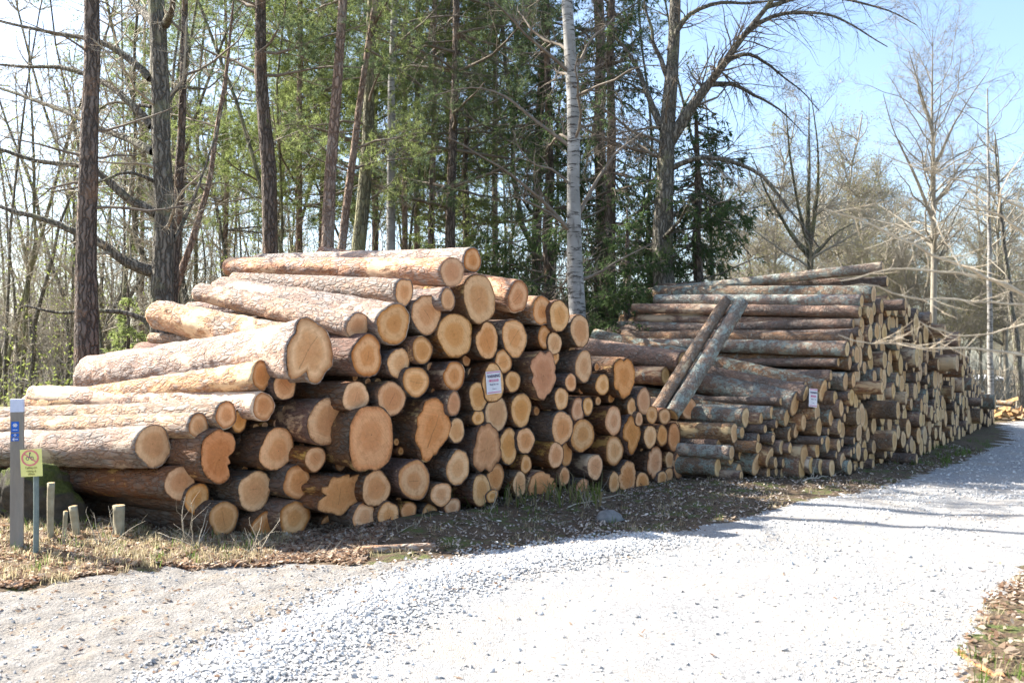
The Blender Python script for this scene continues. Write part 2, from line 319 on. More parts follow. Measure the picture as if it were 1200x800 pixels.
def gravel_mat():
    m, nt, b = mat('crushed_gravel', .9); k = N(nt); co = k.coord()
    vo = k.n('ShaderNodeTexVoronoi', {'Vector': co, 'Scale': 75., 'Randomness': 1.}); vc = k.n('ShaderNodeSeparateColor', {0: vo.outputs['Color']}).outputs[0]
    ve = k.n('ShaderNodeTexVoronoi', {'Vector': co, 'Scale': 75.}, feature='DISTANCE_TO_EDGE').outputs[0]
    col = k.ramp(vc, [(0, (.27, .268, .262)), (.5, (.44, .435, .425)), (1, (.60, .59, .57))])
    col = k.mix(k.ramp(ve, [(0, .55), (.10, 0.)]), col, (.16, .155, .15))
    dirt = k.noise(co, 1.3, 6, .72); col = k.mix(k.ramp(dirt, [(.45, 0.), (.62, .75)]), col, (.46, .41, .35))
    k.out(b, col, k.m('ADD', k.m('MULTIPLY', k.ramp(ve, [(0, 0.), (.25, 1.)]), .7), k.noise(co, 140, 4, .8)), .9, .014); return m
M_FLOOR = soil('forest_floor', [(.06, .042, .028), (.13, .09, .055), (.24, .175, .11)], 11, extra=(.10, .12, .035))
M_TRACK = soil('packed_dirt', [(.17, .155, .137), (.28, .26, .235), (.38, .36, .33)], 9, .8, extra=(.26, .225, .185))
M_GRAV = gravel_mat()
for nm, msk, mt_ in (('forest_ground', ~inr & ~intk, M_FLOOR), ('dirt_track', intk, M_TRACK), ('gravel_road', inr, M_GRAV)):
    qq = quads[msk]; u, inv = np.unique(qq, return_inverse=True)
    tag(mk(nm, V[u], [inv.reshape(-1, 4)], [mt_]), kind='structure')

# ------------------------------------------------------------------ stones, litter, grass (nobody could count them)
t_ = (1 + 5 ** .5) / 2
ICO = nrm(np.array([(-1, t_, 0), (1, t_, 0), (-1, -t_, 0), (1, -t_, 0), (0, -1, t_), (0, 1, t_), (0, -1, -t_), (0, 1, -t_), (t_, 0, -1), (t_, 0, 1), (-t_, 0, -1), (-t_, 0, 1)]))
ICOF = np.array([(0, 11, 5), (0, 5, 1), (0, 1, 7), (0, 7, 10), (0, 10, 11), (1, 5, 9), (5, 11, 4), (11, 10, 2), (10, 7, 6), (7, 1, 8), (3, 9, 4), (3, 4, 2), (3, 2, 6), (3, 6, 8), (3, 8, 9), (4, 9, 5), (2, 4, 11), (6, 2, 10), (8, 6, 7), (9, 8, 1)])
CUB = np.array([[x, y, z] for x in (-1, 1) for y in (-1, 1) for z in (-1, 1)]) * .62
CUBF = np.array([(0, 1, 3, 2), (4, 6, 7, 5), (0, 4, 5, 1), (2, 3, 7, 6), (0, 2, 6, 4), (1, 5, 7, 3)])
def stones(xy, size, base, fc, sink=.25):
    n = len(xy); z = gh(xy[:, 0], xy[:, 1])
    V = base[None] * rng.uniform(.65, 1.25, (n, len(base), 1)) + rng.normal(0, .1, (n, len(base), 3))
    V = V * (size[:, None] * rng.uniform(.55, 1.2, (n, 3)))[:, None, :]
    ax = nrm(rng.normal(0, 1, (n, 3))); a = rng.uniform(0, 6.28, n)[:, None, None]; K = np.broadcast_to(ax[:, None, :], V.shape)
    V = V * np.cos(a) + np.cross(K, V) * np.sin(a) + K * (K * V).sum(-1, keepdims=True) * (1 - np.cos(a))
    V[..., 2] *= .75
    V = V + np.stack([xy[:, 0], xy[:, 1], z + size * (.5 - sink)], -1)[:, None, :]
    return V.reshape(-1, 3), (np.arange(n)[:, None, None] * len(base) + fc[None]).reshape(-1, fc.shape[1])
def ridge_pts(n, wd):
    P = np.array(RIDGE); d = np.linalg.norm(np.diff(P, axis=0), axis=1); k = rng.choice(len(d), n, p=d / d.sum()); t = rng.uniform(0, 1, n)[:, None]
    return P[k] * (1 - t) + P[k + 1] * t + rng.normal(0, wd, (n, 2))
def road_pts(n, y0, y1, keep=None, pw=1.6):
    yy = y0 + (y1 - y0) * rng.uniform(0, 1, n) ** pw; xx = rng.uniform(-.64, .64, n) * yy
    m = inpoly(xx, yy, ROAD)
    if keep is not None: m &= keep(xx, yy)
    return np.stack([xx, yy], 1)[m]
def wheel(x, y):
    d = dpoly(x, y, ROAD); return np.exp(-((d - 1.35) / .28) ** 2) + np.exp(-((d - 2.9) / .3) ** 2)
st_mat = plain('gravel_stone', [(.24, .235, .23), (.43, .42, .405), (.55, .54, .52), (.66, .65, .62)], island=True)
st_mat2 = plain('dark_stone', [(.09, .085, .08), (.16, .15, .14), (.22, .21, .2)], island=True)
sb = MB()
a = ridge_pts(24000, .2); s = np.abs(rng.normal(.008, .0038, len(a))) + .0038; sb.add(*[stones(a, s, CUB, CUBF)[0]], [stones(a[:1], s[:1], CUB, CUBF)[1][:0]]) if False else None
v, f = stones(a, s, CUB, CUBF, .1); sb.add(v, [f])
a = road_pts(60000, 3.9, 12, lambda x, y: rng.uniform(0, 1, len(x)) < np.clip(.42 + .6 * sn(x, y, .9, 20) + .4 * sn(x, y, 4, 22) - .5 * wheel(x, y), .05, 1)); s = np.abs(rng.normal(.0065, .0038, len(a))) + .0035; v, f = stones(a, s, CUB, CUBF, .3); sb.add(v, [f])
a = road_pts(14000, 11, 26, pw=1.2); s = np.abs(rng.normal(.012, .005, len(a))) + .007; v, f = stones(a, s, CUB, CUBF, .3); sb.add(v, [f])
a = road_pts(500, 3.9, 11); s = rng.uniform(.013, .022, len(a)); v, f = stones(a, s, ICO, ICOF, .2); sb.add(v, [f])
n = 2600; a = np.stack([rng.uniform(-5, 0, n), rng.uniform(4.2, 8, n)], 1); a = a[inpoly(a[:, 0], a[:, 1], TRACK)]; s = np.abs(rng.normal(.005, .004, len(a))) + .004; v, f = stones(a, s, CUB, CUBF, .3); sb.add(v, [f])
tag(sb.build('gravel', st_mat), 'loose crushed grey white stones spread over the road', kind='stuff')
def bend_quads(P, ln, wd, tilt, z=None, curl=.3):
    """curved chips: 2 quads each, random heading"""
    n = len(P); h = rng.uniform(0, 6.28, n); D = np.stack([np.cos(h), np.sin(h), rng.normal(0, tilt, n)], 1); D = nrm(D)
    S_ = nrm(np.cross(D, np.array([0, 0, 1.]) + rng.normal(0, tilt, (n, 3)))); U = np.cross(S_, D)
    zz = gh(P[:, 0], P[:, 1]) if z is None else z
    C = np.stack([P[:, 0], P[:, 1], zz + .006 + np.abs(rng.normal(0, .010, n))], 1)
    l = ln[:, None] / 2; w_ = wd[:, None] / 2; c = curl * ln[:, None] * rng.uniform(-.6, 1, (n, 1))
    V = np.stack([C - D * l + U * c - S_ * w_ * .5, C - D * l + U * c + S_ * w_ * .5, C - S_ * w_, C + S_ * w_, C + D * l + U * c * .6 - S_ * w_ * .45, C + D * l + U * c * .6 + S_ * w_ * .45], 1)
    f = np.array([(0, 1, 3, 2), (2, 3, 5, 4)]); return V.reshape(-1, 3), (np.arange(n)[:, None, None] * 6 + f).reshape(-1, 4)
def verge_pts(n, x0=-6, x1=9, y0=6.2, y1=19):
    xx = rng.uniform(x0, x1, n); yy = rng.uniform(y0, y1, n)
    d = dpoly(xx, yy, ROAD); ok = (d < .05) & ~inpoly(xx + .06 * sn(xx, yy, 9, 3), yy + .15 * sn(xx, yy, 5, 4), TRACK) & (np.abs(xx / yy) < .66)
    front = np.interp(xx, [p[0] for p in W1[:-1]] + [4.2, 4.95, 6, 7.2, 8.1, 10.6], [p[1] for p in W1[:-1]] + [12.85, 13.2, 14.6, 16, 17.2, 21])
    return np.stack([xx, yy], 1)[ok & (yy < front + .9)]
lm = plain('dry_leaf', [(.18, .10, .06), (.32, .21, .14), (.50, .40, .30), (.24, .13, .07), (.62, .54, .44), (.40, .27, .18)], island=True, trans=True)
bm_ = plain('bark_chip', [(.14, .09, .06), (.26, .19, .14), (.36, .31, .26), (.10, .07, .055), (.55, .46, .36), (.20, .15, .115), (.62, .55, .46)], island=True)
a = verge_pts(90000); a = a[rng.uniform(0, 1, len(a)) < np.clip(.6 + .5 * sn(a[:, 0], a[:, 1], 3, 31), .15, 1)]; v, f = bend_quads(a, rng.uniform(.015, .055, len(a)), rng.uniform(.01, .028, len(a)), .35)
tag(mk('bark_litter', v, [f], [bm_], smooth=False), 'bark chips and splinters covering the verge before the piles', kind='stuff')
a = verge_pts(60000, -6, -1.2, 6.2, 9.8); v, f = bend_quads(a, rng.uniform(.025, .06, len(a)), rng.uniform(.02, .045, len(a)), .4)
a2 = road_pts(300, 4, 16, pw=1.3); v2, f2 = bend_quads(a2, rng.uniform(.03, .07, len(a2)), rng.uniform(.008, .02, len(a2)), .15)
a3 = np.stack([rng.uniform(-5, 0, 900), rng.uniform(4.2, 7.6, 900)], 1); a3 = a3[inpoly(a3[:, 0], a3[:, 1], TRACK)]; v3, f3 = bend_quads(a3, rng.uniform(.02, .05, len(a3)), rng.uniform(.01, .03, len(a3)), .2)
xx = np.stack([rng.uniform(2.2, 6.5, 9000), rng.uniform(3.8, 9.5, 9000)], 1); d = dpoly(xx[:, 0], xx[:, 1], ROAD); a4 = xx[(d < .03) & (xx[:, 0] > 2)]; v4, f4 = bend_quads(a4, rng.uniform(.03, .07, len(a4)), rng.uniform(.015, .04, len(a4)), .4)
tag(mk('leaf_litter', np.concatenate([v, v2, v3, v4]), [np.concatenate([f, f2 + len(v), f3 + len(v) + len(v2), f4 + len(v) + len(v2) + len(v3)])], [lm], smooth=False), 'dry brown leaves scattered on the verges', kind='stuff')
def blades(P, ln, wd, lean=.5, z=None):
    n = len(P); h = rng.uniform(0, 6.28, n); D = np.stack([np.cos(h), np.sin(h), 0 * h], 1); S_ = np.stack([-np.sin(h), np.cos(h), 0 * h], 1)
    zz = gh(P[:, 0], P[:, 1]) if z is None else z; C = np.stack([P[:, 0], P[:, 1], zz], 1); l = ln[:, None]; q = rng.uniform(.1, 1, (n, 1)) * lean
    M1 = C + D * l * q * .35 + np.array([0, 0, 1]) * l * .5; T = C + D * l * q + np.array([0, 0, 1]) * l * (1 - .6 * q); w_ = wd[:, None] / 2
    V = np.stack([C - S_ * w_, C + S_ * w_, M1 - S_ * w_ * .8, M1 + S_ * w_ * .8, T], 1); k = np.arange(n)[:, None] * 5
    return V.reshape(-1, 3), k + np.array([0, 1, 3, 2]), k + np.array([2, 3, 4])
gdry = plain('dry_grass', [(.30, .24, .13), (.45, .38, .22), (.55, .48, .32), (.36, .30, .2)], island=True, trans=True)
ggrn = plain('green_grass', [(.07, .13, .02), (.12, .20, .035), (.18, .26, .06)], island=True, trans=True)
def tufts(nt_, per, box, ok): 
    c = np.stack([rng.uniform(box[0], box[1], nt_), rng.uniform(box[2], box[3], nt_)], 1); c = c[ok(c[:, 0], c[:, 1])]
    return (c[:, None, :] + rng.normal(0, .035, (len(c), per, 2))).reshape(-1, 2)
okv = lambda x, y: (dpoly(x, y, ROAD) < -.02) & ~inpoly(x, y, TRACK)
p1 = np.concatenate([tufts(800, 14, (-5.5, -2, 6.4, 8.4), okv), tufts(260, 9, (-2, 6, 7.5, 12.6), okv), tufts(260, 12, (2.3, 6.5, 3.8, 9.5), lambda x, y: dpoly(x, y, ROAD) < 0)]); v, f, g = blades(p1, rng.uniform(.04, .13, len(p1)), rng.uniform(.003, .007, len(p1)), 1.1)
tag(mk('dry_grass', v, [f, g], [gdry], smooth=False), 'pale dead grass on the verge', kind='stuff')
p1 = np.concatenate([tufts(90, 12, (-5.5, -2.2, 6.6, 8.4), okv), tufts(22, 10, (-.6, 2.2, 9.2, 11.6), okv), tufts(120, 16, (6.2, 10, 14.3, 19), okv), tufts(20, 14, (2.3, 3.2, 3.8, 5), lambda x, y: dpoly(x, y, ROAD) < 0)])
v, f, g = blades(p1, rng.uniform(.05, .16, len(p1)), rng.uniform(.003, .007, len(p1)), .8)
tag(mk('green_grass', v, [f, g], [ggrn], smooth=False), 'small green grass tufts at the foot of the piles', kind='stuff')
n = 26000; yy = 10 + 55 * rng.uniform(0, 1, n) ** 1.3; xx = rng.uniform(-.8, .1, n) * yy; v, f, g = blades(np.stack([xx, yy], 1), rng.uniform(.1, .4, n), rng.uniform(.01, .03, n), .9)
tag(mk('forest_grass', v, [f, g], [plain('spring_ground_cover', [(.10, .14, .03), (.22, .25, .07), (.30, .27, .14), (.26, .20, .12)], island=True, trans=True)], smooth=False), 'low green ground cover between the trees', kind='stuff')

# ------------------------------------------------------------------ logs
def fft_noise(h, w_, bx, by, seed):
    r = np.random.default_rng(seed); n = r.normal(0, 1, (h, w_)); fy = np.fft.fftfreq(h)[:, None] * h; fx = np.fft.rfftfreq(w_)[None] * w_
    k = 1 / (1 + (fy / by) ** 2 + (fx / bx) ** 2) ** 1.1; z = np.fft.irfft2(np.fft.rfft2(n) * k, s=(h, w_)); return z / z.std()
NZ = fft_noise(256, 64, 8, 40, 5); NZ2 = fft_noise(256, 64, 2.5, 5, 6)
def pol(pts):  # picture-space outline (u right, v up) -> radius by angle
    P = np.array(pts, float); a = np.arctan2(P[:, 1], P[:, 0]); r = np.hypot(P[:, 0], P[:, 1]); o = np.argsort(a)
    return a[o], r[o]
SHP = {
 'bean': pol([(-.75, .15), (-.7, .6), (-.3, .85), (.15, 1.0), (.3, .85), (.65, .78), (.85, .35), (.75, .1), (.45, -.02), (.35, -.25), (.62, -.35), (.6, -.75), (.2, -1), (-.3, -.8), (-.7, -.35)]),
 'heart': pol([(-.95, -.1), (-.8, -.6), (-.3, -.95), (.2, -.9), (.7, -.5), (1, .1), (.9, .45), (.5, .5), (.42, .38), (.42, .7), (.2, .95), (-.2, .95), (-.7, .5)]),
 'star': pol([(-.25, .75), (-.05, .65), (.25, .75), (.42, .55), (.6, .8), (1, .75), (.98, .45), (.75, .2), (.85, -.2), (.95, -.45), (.5, -.6), (.1, -.95), (-.35, -.75), (-.95, -.55), (-.9, -.2), (-.5, 0), (-.8, .2), (-.75, .4), (-.5, .35), (-.45, .5)]),
 'fork': pol([(-.1, 1), (.35, .8), (.8, .5), (.95, 0), (.9, -.5), (.6, -.65), (.3, -1), (-.1, -1), (-.2, -.6), (-.95, -.9), (-1, -.4), (-.95, .15), (-.6, .5), (-.45, .9)]),
 'point': pol([(-.2, .95), (.1, 1), (.4, .85), (.7, .6), (.8, .3), (1, .1), (.85, -.2), (.5, -.5), (.3, -.62), (.12, -.85), (.02, -.75), (-.25, -1), (-.6, -.92), (-.66, -.6), (-1, -.25), (-.85, .05), (-.85, .4), (-.55, .6), (-.5, .85)]),
 'drop': pol([(-.5, .9), (0, 1), (.5, .9), (.9, .4), (1, -.2), (.95, -.5), (.4, -.85), (0, -1), (-.35, -.85), (-.8, -.3), (-.95, .2), (-.85, .6)]),
 'lobe': pol([(-.62,.71),(-.2,.97),(.16,.8),(.43,1.),(.8,.7),(.82,.5),(.95,.3),(.86,.1),(1,-.13),(.75,-.5),(.43,-.8),(.3,-.75),(.14,-1),(-.43,-.87),(-.55,-.6),(-.9,-.24),(-.67,-.03),(-1,.34),(-.9,.6)]),
 'sq': pol([(-.55,.95),(0,1.),(.55,.95),(.92,.6),(1,.1),(.97,-.4),(.9,-.7),(.5,-.92),(.2,-1),(-.1,-.9),(-.6,-.95),(-.9,-.7),(-1,-.1),(-.9,.55)]),
 'diam': pol([(-.1, 1), (.35, .7), (.9, .35), (1, 0), (.7, -.4), (.35, -.8), (0, -1), (-.3, -.8), (-.4, -.3), (-.9, -.1), (-.9, .35), (-.5, .7)]),
}
def outline(S, kind, seed):
    th = np.arange(S) * 2 * math.pi / S; r = np.random.default_rng(seed)
    if kind in SHP:
        a, rr = SHP[kind]; A = np.concatenate([a - 2 * math.pi, a, a + 2 * math.pi]); RR = np.concatenate([rr, rr, rr])
        q = np.interp((th + math.pi) % (2 * math.pi) - math.pi, A, RR)
        q = .7 * q + .15 * np.roll(q, 1) + .15 * np.roll(q, -1)
    elif kind == 'burl':
        ph = th + .35 * np.sin(th + r.uniform(0, 6)) + .2 * np.sin(2 * th + r.uniform(0, 6)); n_ = r.integers(3, 6)
        q = 1 + .07 * np.cos(2 * th + r.uniform(0, 6)) - (.10 + .09 * np.sin(th + r.uniform(0, 6))) * np.abs(np.cos(n_ * ph / 1. * .5 * 2)) ** 4 + .045 * np.cos(3 * th + r.uniform(0, 6)) + .02 * np.sin(11 * th + r.uniform(0, 6)) + r.normal(0, .010, S)
    else:
        q = 1 + r.normal(0, .035) * np.cos(2 * th + r.uniform(0, 6)) + .04 * np.cos(3 * th + r.uniform(0, 6)) + .02 * np.cos(5 * th + r.uniform(0, 6)) + .011 * r.normal(0, 1, S)
        if r.random() < .3: q = q - r.uniform(.05, .13) * np.exp(-(((th - r.uniform(0, 6.28) + math.pi) % (2 * math.pi) - math.pi) / .28) ** 2)
        if r.random() < .25: q = q + r.uniform(.05, .12) * np.exp(-(((th - r.uniform(0, 6.28) + math.pi) % (2 * math.pi) - math.pi) / .35) ** 2)
    return q
def log_arrays(L, ry, rz, S=20, K=12, kind=None, seed=0, taper=.14, disp=.03, flare=.05, bow=.02):
    """axis = +X (away), front end at x=0. picture right = -Y. returns body, front disc arrays"""
    r = np.random.default_rng(seed); th = np.arange(S) * 2 * math.pi / S; q = outline(S, kind, seed)
    u, v = np.cos(th) * q, np.sin(th) * q
    x = np.concatenate([[0, .05, .15, .35, .7][: 5 if kind else 3], np.linspace(1.1 if kind else .35, L, K)]); n = len(x)
    fade = np.exp(-x / .55)[:, None] if kind else np.exp(-x / 1.6)[:, None] * .6 + .4
    qq = 1 + (q - 1)[None] * fade
    if kind in SHP or kind == 'burl': qq *= (1 - .10 * (1 - fade))
    rad = (1 - taper * x / L + flare * np.exp(-x / .4))[:, None] * qq
    ro = r.integers(0, 256); co = r.integers(0, 64)
    ix = (ro + (x * 22).astype(int)) % 256; iy = (co + np.arange(S) * 64 // S) % 64
    rad = rad * (1 + disp * NZ[ix][:, iy] + disp * .6 * NZ2[ix][:, iy])
    rad[0] = (1 + flare) * q * (1 + .3 * disp * NZ[ix[0]][iy])
    if K >= 20:
        for _ in range(r.integers(4, 9)):
            x0, t0 = r.uniform(.3, L - .2), r.uniform(0, 2 * math.pi); dth = (th - t0 + math.pi) % (2 * math.pi) - math.pi
            rad = rad * (1 + r.uniform(.08, .2) * np.exp(-((x - x0) / .04) ** 2)[:, None] * np.exp(-(dth / .2) ** 2)[None])
    b = bow * np.sin(np.pi * x / L)[:, None] * r.normal(0, 1) * L * .25
    Vb = np.stack([np.broadcast_to(x[:, None], rad.shape), -rad * np.cos(th) * ry + b, rad * np.sin(th) * rz + 0 * b], -1)
    core = min(.985, 1 - .007 / max(ry, .05))
    e0 = Vb[0].copy(); core = core - np.abs(r.normal(0, .010, S))[:, None]; e0[:, 1:] *= core; e0[:, 0] = .003; eb = Vb[-1].copy(); c0 = eb.mean(0); eb2 = c0 + (eb - c0) * .6
    Vall = np.concatenate([e0[None], Vb, eb2[None]]).reshape(-1, 3); Vall = np.concatenate([Vall, [c0]])
    m = n + 2; k = np.arange(S); k2 = (k + 1) % S
    f = np.concatenate([np.stack([i * S + k, i * S + k2, (i + 1) * S + k2, (i + 1) * S + k], 1) for i in range(m - 1)])
    tri = np.stack([(m - 1) * S + k, (m - 1) * S + k2, np.full(S, m * S)], 1)
    midx = np.zeros(len(f) + S, int); midx[(m - 2) * S:] = 1
    # front disc, rings follow the outline
    rf = np.array([1, .8, .55, .28]); o = Vb[0][:, 1:] * core
    D = np.concatenate([np.concatenate([np.full((S, 1), 0.), o * a], 1) for a in rf] + [np.zeros((1, 3))])
    D[:, 0] = -.002 + r.normal(0, .0012, len(D)) ; D[:S, 0] = .002
    if kind in SHP or kind == 'burl': D[:, 0] -= .01 * r.random(len(D))
    U = np.concatenate([np.stack([np.cos(th), np.sin(th)], 1) * a for a in rf] + [np.zeros((1, 2))])
    pd = r.normal(0, .07, 2); U = U - pd * (1 - np.hypot(U[:, 0], U[:, 1]))[:, None]
    df = np.concatenate([np.stack([i * S + k, (i + 1) * S + k, (i + 1) * S + k2, i * S + k2], 1) for i in range(3)])
    dt = np.stack([3 * S + k, np.full(S, 4 * S), 3 * S + k2], 1)
    return Vall, f, tri, midx, D, df, dt, U
def frame(front, dirv):
    X_ = np.array(dirv) / np.linalg.norm(dirv); Y_ = np.cross([0, 0, 1], X_); Y_ /= np.linalg.norm(Y_); Z_ = np.cross(X_, Y_)
    M = np.eye(4); M[:3, 0] = X_; M[:3, 1] = Y_; M[:3, 2] = Z_; M[:3, 3] = front; return M
LOGS = []
def make_log(name, front, dirv, L, ry, rz, bark, endm, S=20, K=12, kind=None, seed=0, **kw):
    Vb, f, t, mi, D, df, dt, U = log_arrays(L, ry, rz, S, K, kind, seed, **kw)
    o = mk(name, Vb, [f, t], [bark, endm], mi); o.matrix_world = Matrix(frame(front, dirv).tolist())
    c = mk('cut_end', D, [df, dt], [endm], uv=U, parent=o)
    if kind: c['label'] = 'irregular lobed cut end' if kind == 'burl' else 'misshapen cut end'
    return o
def hit(px, W, extra=0.):
    """where the vertical sheet through polyline W meets the picture column px"""
    k = (px - 600) / F
    for a, b in zip(W[:-1], W[1:]):
        ka, kb = a[0] / a[1], b[0] / b[1]
        if ka <= k <= kb or (a is W[0] and k < ka) or (b is W[-1] and k > kb):
            t = (k * a[1] - a[0]) / ((b[0] - a[0]) - k * (b[1] - a[1])); return a + (b - a) * t
def ratio(px, d):
    """width/height that a round end facing back along azimuth d has in the picture"""
    a = math.atan2(px - 600, F); return abs(math.cos(a - d)) / math.cos(a)
# px, py, w, h, options   (measured in the photograph)
P1 = [
 (553.7,305,20,30,{'b':(330,307),'L':4.4,'lit':1,'dz':.25,'lab':'pine log topmost of the near pile, hidden behind another top log'}),
 (530,319,27,34,{'b':(270,313),'lit':1,'lab':'grey flaky pine log lying along the very top of the near pile'}),
 (473.7,342.5,21,32,{'b':(274,330),'lit':1,'lab':'sunlit flaky pine log just under the topmost one, its end halfway along'}),
 (525,351,16,27,{'lit':1,'d':-58,'dz':-.1,'lab':'thin pale log tucked beneath the topmost log of the near pile'}),
 (561,351,38,58,{'k':'drop','lab':'thick pine log with a big pointed red rimmed end near the pile top'}),
 (607,347.5,23,38,{'lit':1,'b':(520,330),'lab':'sunlit log top right of the big pointed end'}),
 (635.7,364,22,35,{'lit':1}),(461.7,380,37,48,{'b':(318,352),'lit':1,'L':3.0,'lab':'thick sunlit log whose cracked round end sits left of the top pyramid'}),
 (419.5,382.5,30,29,{'b':(233,342),'lit':2,'lab':'long thin peeled orange log slanting down to the right across the upper left'}),
 (500,368,34,47,{'lab':'log with a long dark diagonal crack in its end below the top logs'}),
 (539.5-6,392.5,40,51,{}),(571,399,26,43,{}),(603,396,29,44,{}),(639,395.5,17,29,{}),(430.5,417,36,49,{'lab':'round cracked log end right of the big forked end'}),
 (467.5,425.5,27,36,{}),(495,410,24,32,{}),(532,440.5,25,35,{}),(590,423,20,29,{}),(487.5,447,31,36,{}),
 (578,449,26,45,{'lab':'log end carrying the white warning notice on the near pile','notice':1}),(601,447,18,25,{}),
 (636.5,439,31,58,{'k':'lobe','r':1,'lab':'tall lobed reddish burl log end right of the white notice'}),(417,465,32,35,{}),(459,467,33,40,{}),
 (435,514,50,74,{'k':'sq','r':1,'lab':'largest squarish pale orange log end in the middle of the near pile'}),(508,502.5,44,74,{'k':'point','r':1,'lab':'very large ragged burl end tapering to a point, centre of the near pile'}),
 (532,473,16,29,{}),(535,504.5,19,29,{}),(561,464.5,22,34,{}),(560.5,489,15,19,{}),(582,485,26,39,{}),(611,480,24,40,{}),
 (570.5,526,36,54,{'k':'burl','r':1,'lab':'wide lobed burl end below the small logs in the middle of the near pile'}),(596,522.5,22,41,{}),(616,516,21,30,{}),(616.5,544,13,22,{}),(537,548,27,41,{}),
 (486,562,36,46,{}),(441,572.5,32,42,{}),(517.5,579,25,29,{}),(564,574,22,36,{}),(581,559,20,32,{}),(609,567,16,30,{}),
 (635,570,33,38,{'k':'burl','r':1,'lab':'split lobed log end on the ground under the burl stack'}),
 (397,578,54,54,{'k':'star','r':1,'lab':'star shaped knobbly log end near the ground, left of centre'}),
 (427,605,27,34,{}),(455.5,604,25,34,{}),(479,599,19,23,{}),(504,600,20,20,{}),(530,594,24,22,{}),(577,581,14,16,{}),
 (651.5,533,18,30,{}),(664,532,11,28,{'dz':.1}),
 (307,440,23,34,{'b':(20,476),'lit':2,'lab':'long sunlit half peeled log just below the big forked log on the left'}),(334,451,26,36,{'d':-58,'dz':.08,'L':1.7}),
 (309,476,25,33,{'b':(190,470),'lit':2}),(265,486,24,32,{'b':(0,488),'lit':2,'lab':'sunlit log third from the bottom of the long logs on the left'}),(280.5,493,19,28,{'d':-60,'dz':.12,'L':2.5}),
 (233,499,23,31,{'b':(0,500),'lit':2,'lab':'thin sunlit log resting on the thick lowest long log at left'}),
 (255,535,50,65,{'k':'bean','r':1,'lab':'bean shaped log end with a deep notch, left part of the near pile'}),(325,526,41,48,{'lab':'round orange log end right of the bean shaped one'}),
 (384,494,50,56,{'k':'heart','lab':'heart shaped log end with a central groove'}),
 (369.5,537.5,25,29,{}),(349,565,34,40,{}),(299,574.5,41,44,{}),(211,565.5,36,39,{'b':(125,562),'lab':'dark log end under the thick sunlit log at the left edge'}),(231,584,30,35,{}),
 (262,607,35,40,{}),(311,616,33,34,{}),(345.5,607,36,41,{}),(385.5,612,19,19,{'dz':.25}),
 (179.5,522.5,40,49,{'b':(0,526),'lit':1,'lab':'thick flaky sunlit log sticking out lowest at the left, behind the yellow sign'}),
 (364,410,54,76,{'b':(107,441),'k':'fork','lit':2,'dz':-.12,'lab':'huge butt log with a forked double heart end leaning over the left side'}),
 (345,403,40,46,{'b':(186,368),'lit':1,'dz':.55,'back':1,'lab':'thick grey barked log lying high on the left with its far end in view'}),
 (330,405,15,16,{'b':(178,396),'lit':2,'dz':.8,'back':1,'lab':'thin pale log peeping out below the thick grey one at upper left'}),
 (655.5,370,23,37,{}),(680,387.5,22,37,{'lab':'log end at the upper right shoulder of the near pile'}),(650,402,17,27,{'dz':.06}),(650,418,11,20,{'dz':.1}),
 (684,429,20,37,{'lit':0}),(669,448,13,22,{}),(706,450.6,16,25,{}),(731,442,25,50,{'k':'burl','r':1,'b':(690,424),'lab':'rust brown lobed log end standing proud at the upper right of the near pile'}),
 (658,467,16,27,{}),(677.5,480,16,28,{}),(689,475.6,12,23,{'dz':.06}),(719,493,19,34,{}),(740.6,476.6,12,20,{}),(754.7,470,16,33,{}),
 (659,501,25,38,{}),(683,510,27,38,{'lab':'log end with a deep bark seam beside a pale round end, lower right'}),(720,528,20,35,{}),(740,509.5,22,47,{'k':'diam','r':1,'lab':'diamond shaped log end near the right end of the near pile'}),
 (749,491,9,17,{}),(764,486,13,22,{}),(779,487.5,15,19,{}),(762,511.5,15,27,{}),(776.5,510,12,25,{}),(790,512,13,33,{}),(797,511,8,28,{'dz':.1}),
 (767,542,20,36,{'k':'burl'}),(785,539,11,20,{}),(797.5,544.5,15,33,{}),(784,556,10,17,{}),(776,561,11,19,{}),(753,567,16,28,{}),
 (735,559,22,36,{'k':'burl','lab':'pale ragged log end on the ground near the right end'}),(720,565,13,25,{}),(697.5,547,18,30,{}),(683,570,16,19,{}),(661.5,558,12,23,{}),
 (808,479,17,25,{'b':(770,470),'L':1.6,'lit':0,'lab':'stray log end poking out under the two leaning poles'}),
]
def d_of(px): return R_(float(np.interp(px, [150, 260, 420, 620, 800], [-62, -58, -51, -47, -46])))
pine_logs = []
